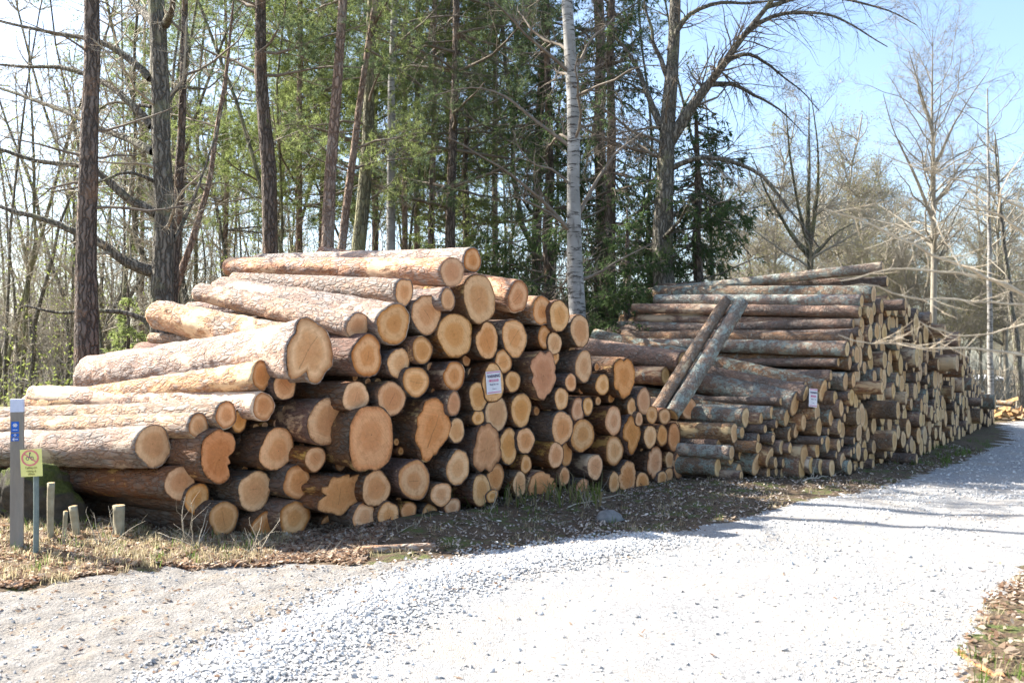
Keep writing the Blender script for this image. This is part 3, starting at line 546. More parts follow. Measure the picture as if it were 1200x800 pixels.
for i, (px, py, w_, h_, o) in enumerate(P1):
    r = np.random.default_rng(100 + i)
    base = hit(px, W1); sc = 1 + o.get('dz', r.normal(0, .045)) / base[1]
    front = atY(px, py, base[1] * sc)
    d = R_(o['d']) if 'd' in o else d_of(px) + r.normal(0, .015); hd = np.array([math.sin(d), math.cos(d), 0.]); L = r.uniform(4., 4.8)
    slope = r.normal(0, .01)
    if 'b' in o:
        bx, by = o['b']; k = (bx - 600) / F; Lb = (k * front[1] - front[0]) / (hd[0] - k * hd[1])
        if Lb < 1 or Lb > 8: Lb = 3.
        bp = front + hd * Lb; rr = ray(bx, by); zb = CAMH + rr[2] / rr[1] * bp[1]; slope = (zb - front[2]) / Lb
        if bx > 60 and 'L' not in o and (Lb > 2.8 or o.get('back')): L = Lb
    if 'L' in o: L = o['L']
    dv = hd + np.array([0, 0, slope])
    rz = h_ / 2 * front[1] / F; kx = np.clip((w_ / h_) / ratio(px, d), .78, 1.25); ry = rz * kx
    lit = o.get('lit', None); bark = {1: BARK_LIT, 2: BARK_LIT_PEELED, None: BARK_SHADE, 0: BARK_SHADE}[lit]
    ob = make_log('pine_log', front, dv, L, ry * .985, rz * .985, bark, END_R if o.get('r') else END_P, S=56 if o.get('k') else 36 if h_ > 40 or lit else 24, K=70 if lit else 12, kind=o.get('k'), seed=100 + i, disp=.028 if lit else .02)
    ob['group'] = 'pine logs in the near pile'; ob['category'] = 'log'
    pine_logs.append((ob, px, py, h_, o.get('lab'), front, d, rz))
# dark logs set back in the gaps of the near pile: only their shadowed ends show
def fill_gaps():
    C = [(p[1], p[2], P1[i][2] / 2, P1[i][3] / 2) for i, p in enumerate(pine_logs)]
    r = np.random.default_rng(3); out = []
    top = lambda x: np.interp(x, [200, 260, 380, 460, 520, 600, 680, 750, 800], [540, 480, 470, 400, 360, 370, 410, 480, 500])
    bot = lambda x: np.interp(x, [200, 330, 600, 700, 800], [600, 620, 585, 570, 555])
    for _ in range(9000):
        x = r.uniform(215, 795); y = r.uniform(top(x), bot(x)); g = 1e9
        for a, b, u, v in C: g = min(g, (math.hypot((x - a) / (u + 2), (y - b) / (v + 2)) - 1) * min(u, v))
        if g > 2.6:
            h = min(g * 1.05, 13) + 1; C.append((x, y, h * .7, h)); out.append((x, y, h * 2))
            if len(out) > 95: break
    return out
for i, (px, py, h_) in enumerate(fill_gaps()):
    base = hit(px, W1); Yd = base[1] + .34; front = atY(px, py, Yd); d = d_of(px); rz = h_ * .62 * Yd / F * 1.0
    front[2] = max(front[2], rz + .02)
    ob = make_log('pine_log', front, (math.sin(d), math.cos(d), 0), 3.8, rz, rz, BARK_SHADE, END_P, S=16, K=5, seed=500 + i)
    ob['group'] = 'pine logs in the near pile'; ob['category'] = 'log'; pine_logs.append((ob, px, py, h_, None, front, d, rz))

# --- second pile: front sheet coordinates s (along W2) and z
seg = [np.linalg.norm(b - a) for a, b in zip(W2[:-1], W2[1:])]; cs = np.concatenate([[0], np.cumsum(seg)])
def W2at(s):
    i = min(max(np.searchsorted(cs, s) - 1, 0), len(seg) - 1); t = (s - cs[i]) / seg[i]; return W2[i] + (W2[i + 1] - W2[i]) * t
def s_of(px):
    p = hit(px, W2); i = int(np.argmin([abs(np.linalg.norm(p - a) + np.linalg.norm(p - b) - np.linalg.norm(b - a)) for a, b in zip(W2[:-1], W2[1:])])); return cs[i] + np.linalg.norm(p - W2[i])
D2 = R_(-54)
# px, py, h, back(px,py), label
P2 = [
 (1035,313,13,(905,327),'log laid askew on the very top of the second stack'),
 (1040,330,12,(770,337),'thin log under the askew top log of the second stack'),
 (1024,345,22,(768,343),'bluish lichened log second from the top of the second stack'),
 (1010,353,16,(768,351),None),(1008,365,15,(742,361),'rusty red stripped log in the upper side of the second stack'),
 (1009,379,12,(796,374),None),(1007,387,12,(800,382),None),(1005,396,15,(733,386),None),(998,398,17,(730,394),None),
 (993,409,18,(712,402),'grey log with dark scar, mid side of the second stack'),(996,425,17,(704,414),'pinkish brown log below the scarred grey log'),
 (991,447,23,(850,438),'broad teal lichened log, mid height on the side of the second stack'),(965,458,27,(848,430),'log with a wedge cut end above the second notice'),
 (944.5,461,18,(846,440),None),(931.8,473.6,30,(818,448),'thick teal barked log with a large oval end, lower side of the second stack'),
 (922,489,21,(808,470),'straight grey log directly below the thick teal one'),(925.8,509,18,(800,488),None),(933,505,18,(830,490),None),
 (906,513,15,(800,502),'slim peeled pole end low on the second stack'),(916,524,17,(850,513),None),(926,525,13,(850,520),None),
 (887,544,28,(800,520),'thick dark log end near the ground, third from the left of the second stack'),(902,536,24,(820,510),None),(909,542,13,None,None),
 (866,553.5,21,(803,543),'short sunlit log with peeling bark lying lowest at the left of the second stack'),
 (979,466,17,None,None),(942,495,20,None,None),(958,483,22,None,None),(955,470,18,None,'log end carrying the second white notice'),(943,535,30,None,None),(940,553,28,(890,540),None),(951,545,20,None,None),
 (960,500,22,None,None),(974,490,20,None,None),(986,478,20,None,None),(984,500,18,None,None),(970,520,20,None,None),(958,527,18,None,None),(983,522,16,None,None),(962,547,20,None,None),(975,549,22,None,None),(988,540,22,None,None),(996,555,20,None,None),
 (800,424,26,(722,412),None),(780,440,22,(735,436),None),
]
spr = []; circ = []
for i, (px, py, h_, b, lab) in enumerate(P2):
    r = np.random.default_rng(900 + i); base = hit(px, W2)
    if px < 850: base = np.array([(px - 600) / F * 13.6, 13.6])
    front = atY(px, py, base[1] + r.normal(0, .03)); d = D2 + r.normal(0, .012); hd = np.array([math.sin(d), math.cos(d), 0.]); L = r.uniform(3.9, 4.6); slope = r.normal(0, .01)
    rz = h_ / 2 * front[1] / F
    if b:
        k = (b[0] - 600) / F; Lb = (k * front[1] - front[0]) / (hd[0] - k * hd[1])
        if 1 < Lb < 7:
            bp = front + hd * Lb; rr = ray(*b); slope = (CAMH + rr[2] / rr[1] * bp[1] - front[2]) / Lb
            if Lb > 3.2: L = min(Lb, 5.3)
        else: slope = 0.02
        slope = max(min(slope, .22), -.12)
    front[2] = max(front[2], rz)
    bk = BARK_SPR2 if i % 3 == 0 or (lab and ('teal' in lab or 'lichen' in lab)) else BARK_SPR
    o = make_log('spruce_log', front, hd + np.array([0, 0, slope]), L, rz * .97, rz * .97, bk, END_S, S=20, K=26, seed=900 + i, disp=.02, taper=.1, kind=None)
    spr.append((o, px, py, h_, lab, front)); circ.append((s_of(px), front[2], rz))
def top2(s): return np.interp(s, [0, .5, s_of(985), s_of(1008), s_of(1040), s_of(1078), s_of(1110), s_of(1125), s_of(1140), s_of(1160)], [.3, .8, 1.6, 2.5, 2.8, 2.72, 2.35, 2.1, 1.5, .5])
S0, S1 = s_of(1003), s_of(1162)
r = np.random.default_rng(77); grid = np.linspace(S0, S1, 260); packed = list(circ)
def rest(rad, A):
    z = np.full(len(grid), rad)
    ds = np.abs(grid[:, None] - A[None, :, 0]); rs = rad + A[None, :, 2]
    return np.maximum(z, np.where(ds < rs, A[None, :, 1] + np.sqrt(np.maximum(rs ** 2 - ds ** 2, 0)), 0).max(1))
new = []; fixed = [c for c in circ if c[0] > S0 - .3 and c[1] < 2.0]
for _ in range(1200):
    rad = float(np.clip(r.normal(.128, .03), .08, .21)); A = np.array(fixed + new) if fixed or new else np.zeros((1, 3))
    z = rest(rad, A); ok = z + rad < top2(grid)
    if not ok.any():
        if rad < .11: break
        continue
    z = np.where(ok, z + r.uniform(0, .05, len(grid)), 9); j = int(np.argmin(z)); new.append((grid[j], float(rest(rad, A)[j]), rad))
# near flank: fill what the measured ends leave open
for _ in range(14000):
    s = r.uniform(.1, S0 + .1); zc = r.uniform(.09, 2.7); tp = top2(s)
    if zc > tp: continue
    A = np.array(fixed + new + circ); g = float((np.hypot(A[:, 0] - s, A[:, 1] - zc) - A[:, 2]).min())
    if g > .055: g = min(g, .13, zc, ); new.append((s, zc, g))
new.sort(key=lambda c: c[0])
print('pile2', len(new))
stuffV = MB(); stuffE = MB(); stuffU = []; LIM = 300 - len(P2)
order = sorted(range(len(new)), key=lambda i: -new[i][2] / W2at(new[i][0])[1]); keep = set(sorted(order[:LIM]))
for i, (s, z, rad) in enumerate(new):
    p = W2at(s); off = np.clip(r.normal(0, .06), -.2, .2) + (.3 if r.random() < .04 else 0); d = D2 + r.normal(0, .02); hd = np.array([math.sin(d), math.cos(d), 0.])
    front = np.array([p[0], p[1], z]) - hd * off; near = p[1] < 14.5
    if i in keep:
        o = make_log('spruce_log', front, hd + np.array([0, 0, r.normal(0, .008)]), r.uniform(4, 4.6), rad * 1.02, rad * 1.02, BARK_SPR2 if r.random() < .35 else BARK_SPR, END_S, S=18 if near else 12, K=12 if near else 6, seed=2000 + i, disp=.02, taper=.1)
        q = p[0] / p[1] * F + 600; spr.append((o, q, 430 - (z - CAMH) * F / p[1], 2 * rad * F / p[1], None, front))
    else:
        Vb, f, t, mi, D, df, dt, U = log_arrays(4.2, rad, rad, 10, 3, None, 2000 + i, disp=.02)
        M = frame(front, hd); tr = lambda v: v @ M[:3, :3].T + M[:3, 3]
        stuffV.add(tr(Vb), [f, t]); stuffE.add(tr(D), [df, dt]); stuffU.append(U)
if stuffV.n:
    so_ = stuffV.build('spruce_log_stack', BARK_SPR, smooth=True); tag(so_, 'remaining small spruce logs packed between the others in the second stack', kind='stuff')
    ee = mk('cut_end', np.concatenate(stuffE.V), [np.concatenate(v) for v in stuffE.F.values()], [END_S], parent=so_, uv=np.concatenate(stuffU)); ee['kind'] = 'stuff'
# --- labels that single each log out by where it sits next to the marked ones
def direction(dx, dy):
    a = math.degrees(math.atan2(-dy, dx)) % 360; return ['right of', 'above and right of', 'above', 'above and left of', 'left of', 'below and left of', 'below', 'below and right of'][int(((a + 22.5) % 360) // 45)]
ORD = ['nearest', 'second', 'third', 'fourth', 'fifth', 'sixth', 'seventh']
def label_all(items, marks, wood, rest_lab, cat='log'):
    cand = {}
    for mi_, (mx, my, mn) in enumerate(marks):
        by = {}
        for k, it in enumerate(items):
            if it[4]: continue
            by.setdefault(direction(it[1] - mx, it[2] - my), []).append((math.hypot(it[1] - mx, it[2] - my), k))
        for dn, l in by.items():
            for rk, (dist, k) in enumerate(sorted(l)[:5]): cand.setdefault(k, []).append((rk * 30 + dist, rk, dn, mn))
    for k, it in enumerate(items):
        o = it[0]; o['category'] = cat
        if it[4]: o['label'] = it[4]; continue
        if k in cand:
            _, rk, dn, mn = min(cand[k]); o['label'] = f"{wood}, {ORD[rk]} plain end {dn} {mn}"
        else: o['label'] = rest_lab(it)
m1 = [(561,351,'the big pointed end near the top'),(578,449,'the white notice'),(636,439,'the tall lobed burl'),(435,514,'the largest squarish end'),(508,502,'the huge ragged burl'),(570,526,'the wide lobed burl'),
      (635,570,'the split lobed end'),(397,578,'the star shaped end'),(255,535,'the bean shaped end'),(384,494,'the heart shaped end'),(364,410,'the forked double end'),(731,442,'the rust brown lobed end'),(740,509,'the diamond shaped end'),(735,559,'the pale ragged end'),(500,368,'the diagonally cracked end'),(179,522,'the thick lowest sunlit log')]
label_all(pine_logs, m1, 'pine log', lambda it: 'shadowed pine log in a gap of the near pile')
m2 = [(931,473,'the thick teal log end'),(955,465,'the second notice'),(866,553,'the short sunlit lowest log'),(887,544,'the thick dark end near ground'),(991,447,'the broad teal log'),(1024,345,'the bluish second topmost log'),(1035,313,'the askew top log')]
def zone(it):
    a = 'near' if it[1] < 1045 else 'middle' if it[1] < 1085 else 'far'; z = it[5][2]; h = 'lowest' if z < .7 else 'lower middle' if z < 1.3 else 'upper middle' if z < 2 else 'top'
    it[0]['group'] = f'{h} logs in the {a} part of the second stack'
    return f'spruce log end among the {h} layers, {a} part of the long second stack'
for it in spr: it[0]['group'] = 'spruce logs of the second stack'
label_all(spr, m2, 'spruce log', zone)

# two poles leaning on the second pile
for k, (a, b, w_, lab) in enumerate((((778, 468), (851, 352), 15, 'thin barky pole leaning up against the second stack, left of the pair'), ((796, 470), (869, 354), 19, 'thicker mottled pole leaning up against the second stack, right of the pair'))):
    A = atY(*a, 12.7); B = atY(*b, 13.6); L = float(np.linalg.norm(B - A)); 
    A2 = A + (A - B) / L * .25
    tag(make_log('leaning_pole', A2, B - A2, L + .25, w_ / 2 * 12.4 / F, w_ / 2 * 12.4 / F, BARK_SPR if k == 0 else BARK_SPR2, END_S, S=20, K=24, seed=60 + k, disp=.03, taper=.08), lab, 'pole', 'two poles leaning on the second stack')
# spruce sprigs caught on the second pile
# ------------------------------------------------------------------ notices and signs
def flat(name, rgb, rough=.6):
    m, nt, b = mat(name, rough); k = N(nt); c = k.mix(k.noise(k.coord(), 30, 4), tuple(rgb), tuple(v * .85 for v in rgb)); c = k.mix(k.ramp(k.noise(k.coord(), 11, 6, .8), [(.5, 0.), (.75, .45)]), c, tuple(v * .55 for v in rgb)); k.out(b, c); return m
WHITE = flat('notice_white', (.80, .79, .82)); PINK = flat('notice_pink', (.70, .16, .30)); INK = flat('notice_ink', (.12, .10, .16)); RED = flat('sign_red', (.74, .22, .22)); YEL = flat('sign_yellow', (.80, .77, .27)); BLUE = flat('sign_blue', (.02, .13, .55)); DARKY = flat('sign_dark_print', (.30, .27, .08))
def text(s, size, mat_, parent, loc, name='lettering', bold=0.):
    cu = bpy.data.curves.new(name, 'FONT'); cu.body = s; cu.size = size; cu.align_x = 'CENTER'; cu.align_y = 'CENTER'; cu.offset = bold; cu.extrude = .0006
    o = bpy.data.objects.new(name, cu); COL.objects.link(o); dg = bpy.context.evaluated_depsgraph_get(); me = bpy.data.meshes.new_from_object(o.evaluated_get(dg)); bpy.data.objects.remove(o)
    me.materials.clear(); me.materials.append(mat_); o = bpy.data.objects.new(name, me); COL.objects.link(o); o.parent = parent
    o.matrix_parent_inverse = Matrix.Identity(4); o.location = (loc[0], -loc[2], loc[1]); o.rotation_euler = (R_(90), 0, 0); return o
def sheet(name, W_, H_, m, parent, loc=(0, 0, 0), th=.002, wave=0.):   # local: x right, z up, faces -y ; loc = (right, up, proud)
    n = 6; xs_ = np.linspace(-W_ / 2, W_ / 2, n); V = []
    for yy_ in (0, th):
        for z_ in (-H_ / 2, 0, H_ / 2):
            for x_ in xs_: V.append((loc[0] + x_, -loc[2] + yy_ - wave * math.sin(x_ / W_ * 5 + z_ * 9), loc[1] + z_))
    f = []
    for l, fl in ((0, 1), (3 * n, 0)):
        for j in range(2):
            for i in range(n - 1):
                q_ = [l + j * n + i, l + j * n + i + 1, l + (j + 1) * n + i + 1, l + (j + 1) * n + i]; f.append(q_ if fl else q_[::-1])
    per = list(range(n)) + [2 * n - 1] + list(range(3 * n - 1, 2 * n - 1, -1)) + [n]
    for a, b in zip(per, per[1:] + per[:1]): f.append([a, a + 3 * n, b + 3 * n, b])
    return mk(name, V, [np.array(f)], [m], smooth=False, parent=parent)
def ring(name, r0, r1, m, parent, loc, sx=1., S=40, th=.0012):
    a = np.arange(S) * 2 * math.pi / S; V = []
    for y_ in (-th, 0):
        for r_ in (r0, r1): V += [(loc[0] + r_ * math.cos(t) * sx, -loc[2] + y_, loc[1] + r_ * math.sin(t)) for t in a]
    k = np.arange(S); k2 = (k + 1) % S; f = [np.stack([k, k2, S + k2, S + k], 1), np.stack([S + k, S + k2, 3 * S + k2, 3 * S + k], 1), np.stack([2 * S + k, k, k2, 2 * S + k2][::-1], 1)]
    return mk(name, V, [np.concatenate(f)], [m], smooth=False, parent=parent)
def notice(px, py, Yd, Wn, Hn, yaw, label, tilt=0.):
    p = atY(px, py, Yd); e = empty('warning_notice', p); e.rotation_euler = (0, R_(tilt), yaw); tag(e, label, 'notice', 'white warning notices on the piles')
    sheet('paper', Wn, Hn, WHITE, e, wave=.003)
    sheet('border_strip', Wn * .92, Hn * .035, PINK, e, (0, Hn * .45, .006), .001); sheet('border_strip', Wn * .92, Hn * .035, PINK, e, (0, -Hn * .43, .006), .001)
    s = Wn / .2
    for sx in (-1, 1): MB().box((sx * Wn * .40, -.008, Hn * .40), (.013, .002, .002)).build('staple', INK, e)
    text('VARNING', .040 * s, INK, e, (0, Hn * .28, .008), bold=.001); sheet('red_band', Wn * .64, Hn * .10, PINK, e, (0, Hn * .09, .006), .001)
    text('LIVSFARA', .022 * s, WHITE, e, (0, Hn * .09, .010)); text('Risk för ras', .026 * s, INK, e, (0, -Hn * .08, .008)); text('Beträd ej', .014 * s, INK, e, (0, -Hn * .28, .008))
    return e
nf = [p for p in pine_logs if p[4] and 'white warning' in p[4]][0]
dd = nf[6]; fr = nf[5]; yawn = -dd
notice(578.5, 448, fr[1] - .035, .235, .255, yawn, 'white warning notice with a red band pinned to a log end of the near pile', -4)
sp = [p for p in spr if p[4] and 'second white' in p[4]][0]
notice(953, 466, sp[5][1] - .15, .17, .26, -D2 - R_(22), 'smaller looking white warning notice hanging on the second stack', 5)
# grey post with the blue trail marker
POSTM = plain('weathered_post_wood', [(.20, .17, .145), (.27, .24, .205), (.33, .30, .26)], 8, st=(1, 1, .15)); PAINT = flat('post_paint', (.62, .66, .80))
pb = ground(20, 641, .12); e = empty('trail_post', (pb[0], pb[1], 0)); e.rotation_euler = (0, R_(-.6), R_(24)); tag(e, 'square grey wooden post with pale painted top and blue trail marker', 'post')
Hp = float(atY(17, 467, pb[1])[2]); 
MB().box((0, 0, Hp / 2 - .1), (.095, .095, Hp + .1 - .10 + .0)).build('post_shaft', POSTM, e)
MB().box((0, 0, Hp - .055 - .0), (.098, .098, .105)).build('painted_top', PAINT, e)
mz = Hp - .24; P_ = .0498
sheet('marker_plate', .056, .085, BLUE, e, (-.012, mz + .012, P_)); sheet('marker_plate', .056, .028, BLUE, e, (-.012, mz - .056, P_)); sheet('marker_plate', .056, .028, BLUE, e, (-.012, mz - .090, P_))
mb = MB()
for k in range(4):
    a_ = k * math.pi / 4; c_, s_ = math.cos(a_), math.sin(a_); mb.box((-.012, -P_ - .0012, mz + .025), (.034, .002, .006), [[c_, 0, -s_], [0, 1, 0], [s_, 0, c_]])
mb.build('star_symbol', WHITE, e); sheet('white_line', .035, .004, WHITE, e, (-.012, mz - .012, P_ + .001), .001)
mb = MB(); mb.box((-.008, -P_ - .0012, mz - .090), (.034, .002, .006))
for sg in (-1, 1): mb.box((-.024, -P_ - .0012, mz - .090 + sg * .005), (.018, .002, .005), [[math.cos(.7), 0, sg * math.sin(.7) * -1], [0, 1, 0], [sg * math.sin(.7), 0, math.cos(.7)]])
mb.build('arrow_symbol', WHITE, e)
mb = MB(); mb.box((-.012, -P_ - .0012, mz - .058), (.004, .002, .018))
for sg in (-1, 1): mb.box((-.012 + sg * .005, -P_ - .0012, mz - .052), (.014, .002, .004), [[math.cos(.7), 0, sg * math.sin(.7)], [0, 1, 0], [-sg * math.sin(.7), 0, math.cos(.7)]])
mb.build('arrow_symbol', WHITE, e)
# yellow prohibition sign on a thin post
gb = ground(42, 648, .12); e = empty('yellow_sign', (gb[0], gb[1], 0)); e.rotation_euler = (0, 0, R_(-14)); tag(e, 'small yellow no cycling or riding sign on a thin grey green post', 'sign')
zc = float(atY(38.5, 541.5, gb[1])[2]); GP = plain('green_metal', [(.10, .13, .12), (.17, .21, .19), (.26, .29, .27)], 9, .5)
v, f = tubes([[(0, 0, -.1), (0, 0, .3), (-.005, 0, .6), (-.01, 0, zc - .06)]], [[.021] * 4], 16); mk('sign_post', v, [f], [GP], parent=e)
pv = empty('sign_panel'); bpy.data.objects.remove(pv)
pn = sheet('sign_panel', .205, .215, YEL, e, (-.03, 0, .03), .003); pn.location = (0, 0, zc); pn.rotation_euler = (0, R_(-4), 0)
ring('red_ring', .052, .064, RED, pn, (-.038, .04, .0315), 1.3); b_ = sheet('red_slash', .125, .010, RED, pn, (0, 0, .032), .001); b_.location = (-.038, 0, .04); b_.rotation_euler = (0, R_(32), 0)
ring('bicycle_wheel', .011, .015, INK, pn, (-.062, .036, .0315), S=20); ring('bicycle_wheel', .011, .015, INK, pn, (-.018, .036, .0315), S=20)
mb = MB(); mb.box((-.04, -.0325, .044), (.04, .001, .003)); mb.box((-.04, -.0325, .06), (.006, .001, .03)); mb.box((-.036, -.0325, .078), (.012, .001, .012)); mb.build('rider_symbol', INK, pn)
for k, (s_, z_) in enumerate((('Cykling och', -.038), ('ridning ej', -.064), ('tillåten', -.088))): text(s_, .024, DARKY, pn, (-.03, z_, .034))
# ------------------------------------------------------------------ stumps, stakes, boulder, fallen wood on the left verge
STK = plain('stake_wood', [(.22, .19, .12), (.32, .28, .19), (.42, .38, .27)], 9, st=(1, 1, .2)); MOSS = None
def stub(name, px, py, hpx, wpx, lab, lean=0., cat='stake', mt_=None):
    b = ground(px, py, .13); h = hpx * b[1] / F; r_ = wpx / 2 * b[1] / F
    o = make_log(name, (b[0] + lean * h, b[1], b[2] + h), (-lean, .02, -1), h + .1, r_, r_, mt_ or STK, END_S, S=14, K=4, seed=int(px)); return tag(o, lab, cat, 'cut stubs on the left verge')
stub('cut_sapling_stub', 59, 633, 67, 8, 'tallest thin cut sapling stub beside the yellow sign'); stub('cut_sapling_stub', 75, 630, 31, 5, 'thinnest short sapling stub between two others', .05)
stub('cut_sapling_stub', 90, 627, 34, 9, 'leaning peeled sapling stub right of the yellow sign', -.15); stub('tree_stump', 139, 624, 32, 13, 'small round pale stump with mossy foot under the long logs', 0, 'stump')
def mossmat():
    m, nt, b = mat('mossy_stone', .95); k = N(nt); co = k.coord(); up = k.n('ShaderNodeSeparateXYZ', {0: k.n('ShaderNodeNewGeometry').outputs['Normal']}).outputs[2]
    rock = k.ramp(k.noise(co, 9, 6), [(.3, (.05, .045, .035)), (.7, (.14, .12, .09))]); ms = k.ramp(k.noise(co, 30, 6, .8), [(.3, (.035, .042, .010)), (.7, (.15, .17, .04))])
    col = k.mix(k.ramp(k.m('ADD', up, k.m('MULTIPLY', k.noise(co, 8, 5), .8)), [(.6, 0.), (.95, 1.)]), rock, ms); k.out(b, col, k.noise(co, 50, 6, .8), 1., .03); return m
MOSSM = mossmat()
def blob(name, c, r3, m, lab, cat, n=28, amp=.16, seed=1, group=None):
    th, ph = np.meshgrid(np.linspace(0, 2 * math.pi, n, endpoint=False), np.linspace(.02, math.pi - .02, n // 2 + 4)); d = np.stack([np.sin(ph) * np.cos(th), np.sin(ph) * np.sin(th), np.cos(ph)], -1)
    rr = np.random.default_rng(seed); q_ = 1.
    for s_ in (2, 3.5, 6, 11, 19, 31): ax = rr.normal(0, 1, (3, 3)); q_ = q_ + amp / s_ ** .85 * 1.3 * sum(np.sin(s_ * (d @ a / np.linalg.norm(a)) + rr.uniform(0, 6)) for a in ax)
    V = d * q_[..., None] * np.array(r3); m_, n_ = th.shape; k = np.arange(n_); k2 = (k + 1) % n_
    f = np.concatenate([np.stack([i * n_ + k, (i + 1) * n_ + k, (i + 1) * n_ + k2, i * n_ + k2], 1) for i in range(m_ - 1)]); o = mk(name, V.reshape(-1, 3), [f], [m]); o.location = tuple(float(v) for v in c); return tag(o, lab, cat, group)
blob('mossy_boulder', (-4.55, 8.55, .28), (.40, .35, .40), MOSSM, 'dark moss covered mound at the left end under the logs', 'boulder', 90, .24, 4)
blob('mossy_boulder', (-5.3, 8.9, .2), (.45, .35, .36), MOSSM, 'lower mossy mound behind the square post', 'boulder', 40, .16, 9)
g = ground(712, 610); blob('half_buried_stone', (g[0], g[1], .0), (.16, .12, .09), plain('field_stone', [(.10, .10, .095), (.17, .165, .155), (.24, .23, .21)], 12), 'flat grey stone half buried in the litter before the pile', 'stone', 24, .1, 3)
for i, (x_, y_, s_) in enumerate(((655, 165, 0),)): pass
o = make_log('fallen_log_piece', ground(510, 648) + np.array([0, 0, .05]), (-.62, -.11, .0), .62, .045, .04, BARK_LIT, END_P, S=18, K=22, seed=41, disp=.06); tag(o, 'short barky branch piece lying at the gravel edge', 'branch')
blob('bark_slab', ground(272, 646, .05) + np.array([0, 0, .0]), (.085, .03, .02), plain('orange_bark', [(.24, .09, .04), (.42, .18, .08)], 30), 'small curled orange bark slab on the leaves', 'bark piece', 18, .3, 12)
g = ground(1140, 735); 
for i, (a_, b_, lab) in enumerate((((1118, 763), (1160, 792), 'curled orange bark strip at the right road edge'), ((1150, 788), (1178, 796), 'dark red bark strip behind the orange one, lower right corner'))):
    A, B = ground(*a_), ground(*b_); P = np.array([A + (B - A) * t + np.array([0, 0, .012 + .012 * math.sin(t * 9)]) for t in np.linspace(0, 1, 9)])
    v, f = tubes(P[None], [[.006, .012, .016, .018, .015, .017, .012, .009, .003]], 7, .15); v[:, 2] = np.maximum(v[:, 2], .002); tag(mk('bark_strip', v, [f], [plain('orange_bark_strip', [(.34, .15, .07), (.55, .29, .14)], 22)]), lab, 'bark piece', 'bark strips at the right road edge')
def sticks(name, specs, cat, grp, m, lift=.02):
    for (a_, b_, w_, lab) in specs:
        A = ground(*a_, .0); B = ground(*b_, .0); n_ = 9; t = np.linspace(0, 1, n_)[:, None]; P = A + (B - A) * t; P[:, 2] = gh(P[:, 0], P[:, 1]) + lift; P[1:-1] += rng.normal(0, .012, (n_ - 2, 3)) * [1, 1, .6]
        Pm, Rm = P[None], np.linspace(w_, w_ * .4, n_)[None]; c1 = kids(Pm, Rm, 7, .2, 1, 40, .35, .6, .002, 5, .15, .1); ms = MB(); v, f = tubes(Pm, Rm, 7, .08); ms.add(v, [f]); v, f = tubes(*c1, 4); ms.add(v, [f]); tag(ms.build(name, m, smooth=True), lab, cat, grp)
sticks('fallen_branch', [((285, 651), (395, 652), .009, 'long thin bare stick lying left of the gravel edge'), ((665, 600), (735, 584), .008, 'pale bent stick on the bark litter before the pile'), ((235, 668), (330, 640), .008, 'thin branch crossing the leaf litter under the star shaped log'),
  ((330, 640), (250, 622), .008, 'brushy dead branch against the lowest left logs'), ((100, 648), (215, 655), .006, 'fine stick lying along the dead grass at left'), ((940, 568), (985, 556), .012, 'pale peeled stick at the foot of the second stack'),
  ((1040, 632), (1000, 615), .004, 'tiny dark stick on the gravel road at right')], 'branch', 'fallen sticks', M_TWIGP)
def sprout(px, py, h, n_, lab, m=M_TWIGP, leanx=.3):
    b = ground(px, py, .1); S_ = np.tile([0., 0, 0], (n_, 1)) + rng.normal(0, .02, (n_, 3)) * [1, 1, 0]; D = rng.normal(0, .4, (n_, 3)) + [leanx, 0, 1]; P, R = grow(S_, D, rng.uniform(.5, 1, n_) * h, .005, 7, .16, -.03, .3)
    c1 = kids(P, R, n_ * 4, .3, 1, 45, .4, .7, .002, 4, .2); ms = MB(); v, f = tubes(P, R, 4); ms.add(v, [f]); v, f = tubes(*c1, 3); ms.add(v, [f]); o = ms.build('bare_sprout', m, smooth=True); o.location = (b[0], b[1], 0.05); tag(o, lab, 'twigs', 'bare twigs sprouting on the verge')
sprout(232, 640, .55, 7, 'spiky bare sprout before the lowest left logs', leanx=-.3); sprout(300, 640, .4, 6, 'dense pale twig cluster right of the spiky sprout'); sprout(120, 640, .5, 5, 'sparse sprout between stubs and small stump'); sprout(75, 640, .4, 5, 'thin sprout among the sapling stubs', leanx=-.2); sprout(470, 618, .3, 3, 'few dry stalks before the large middle logs'); sprout(575, 598, .4, 3, 'dry stalks below the split lobed log'); sprout(690, 590, .3, 4, 'dry stalks near the half buried stone')

# ------------------------------------------------------------------ trees
def poly3(pts, Yd, dY=0., n=None):
    P = np.array([atY(p[0], p[1], Yd + dY * i / max(len(pts) - 1, 1)) for i, p in enumerate(pts)]); n = n or max(8, 3 * len(pts)); pts = list(pts)
    L = np.concatenate([[0], np.cumsum(np.linalg.norm(np.diff(P, axis=0), axis=1))]); t = np.linspace(0, L[-1], n)
    Q = np.stack([np.interp(t, L, P[:, i]) for i in range(3)], 1); R = np.interp(t, L, [p[2] / 2 * Yd / F for p in pts])
    Q[1:-1] = .25 * Q[:-2] + .5 * Q[1:-1] + .25 * Q[2:]; return Q, R
def needles_pine(T, cnt, ln=.12, wd=.010, k=15, jit=.07):
    """tufts at twig tips T: (n,3) ends"""
    T = T[rng.integers(0, len(T), cnt)] + rng.normal(0, jit, (cnt, 3)); D = nrm(rng.normal(0, 1, (cnt, k, 3)) + [0, 0, .5]); S_ = nrm(np.cross(D, rng.normal(0, 1, (cnt, k, 3))))
    l = ln * rng.uniform(.6, 1.2, (cnt, k, 1)); C = T[:, None, :]
    V = np.stack([C + S_ * wd / 2, C - S_ * wd / 2, C + D * l], 2).reshape(-1, 3); return V, np.arange(len(V)).reshape(-1, 3)
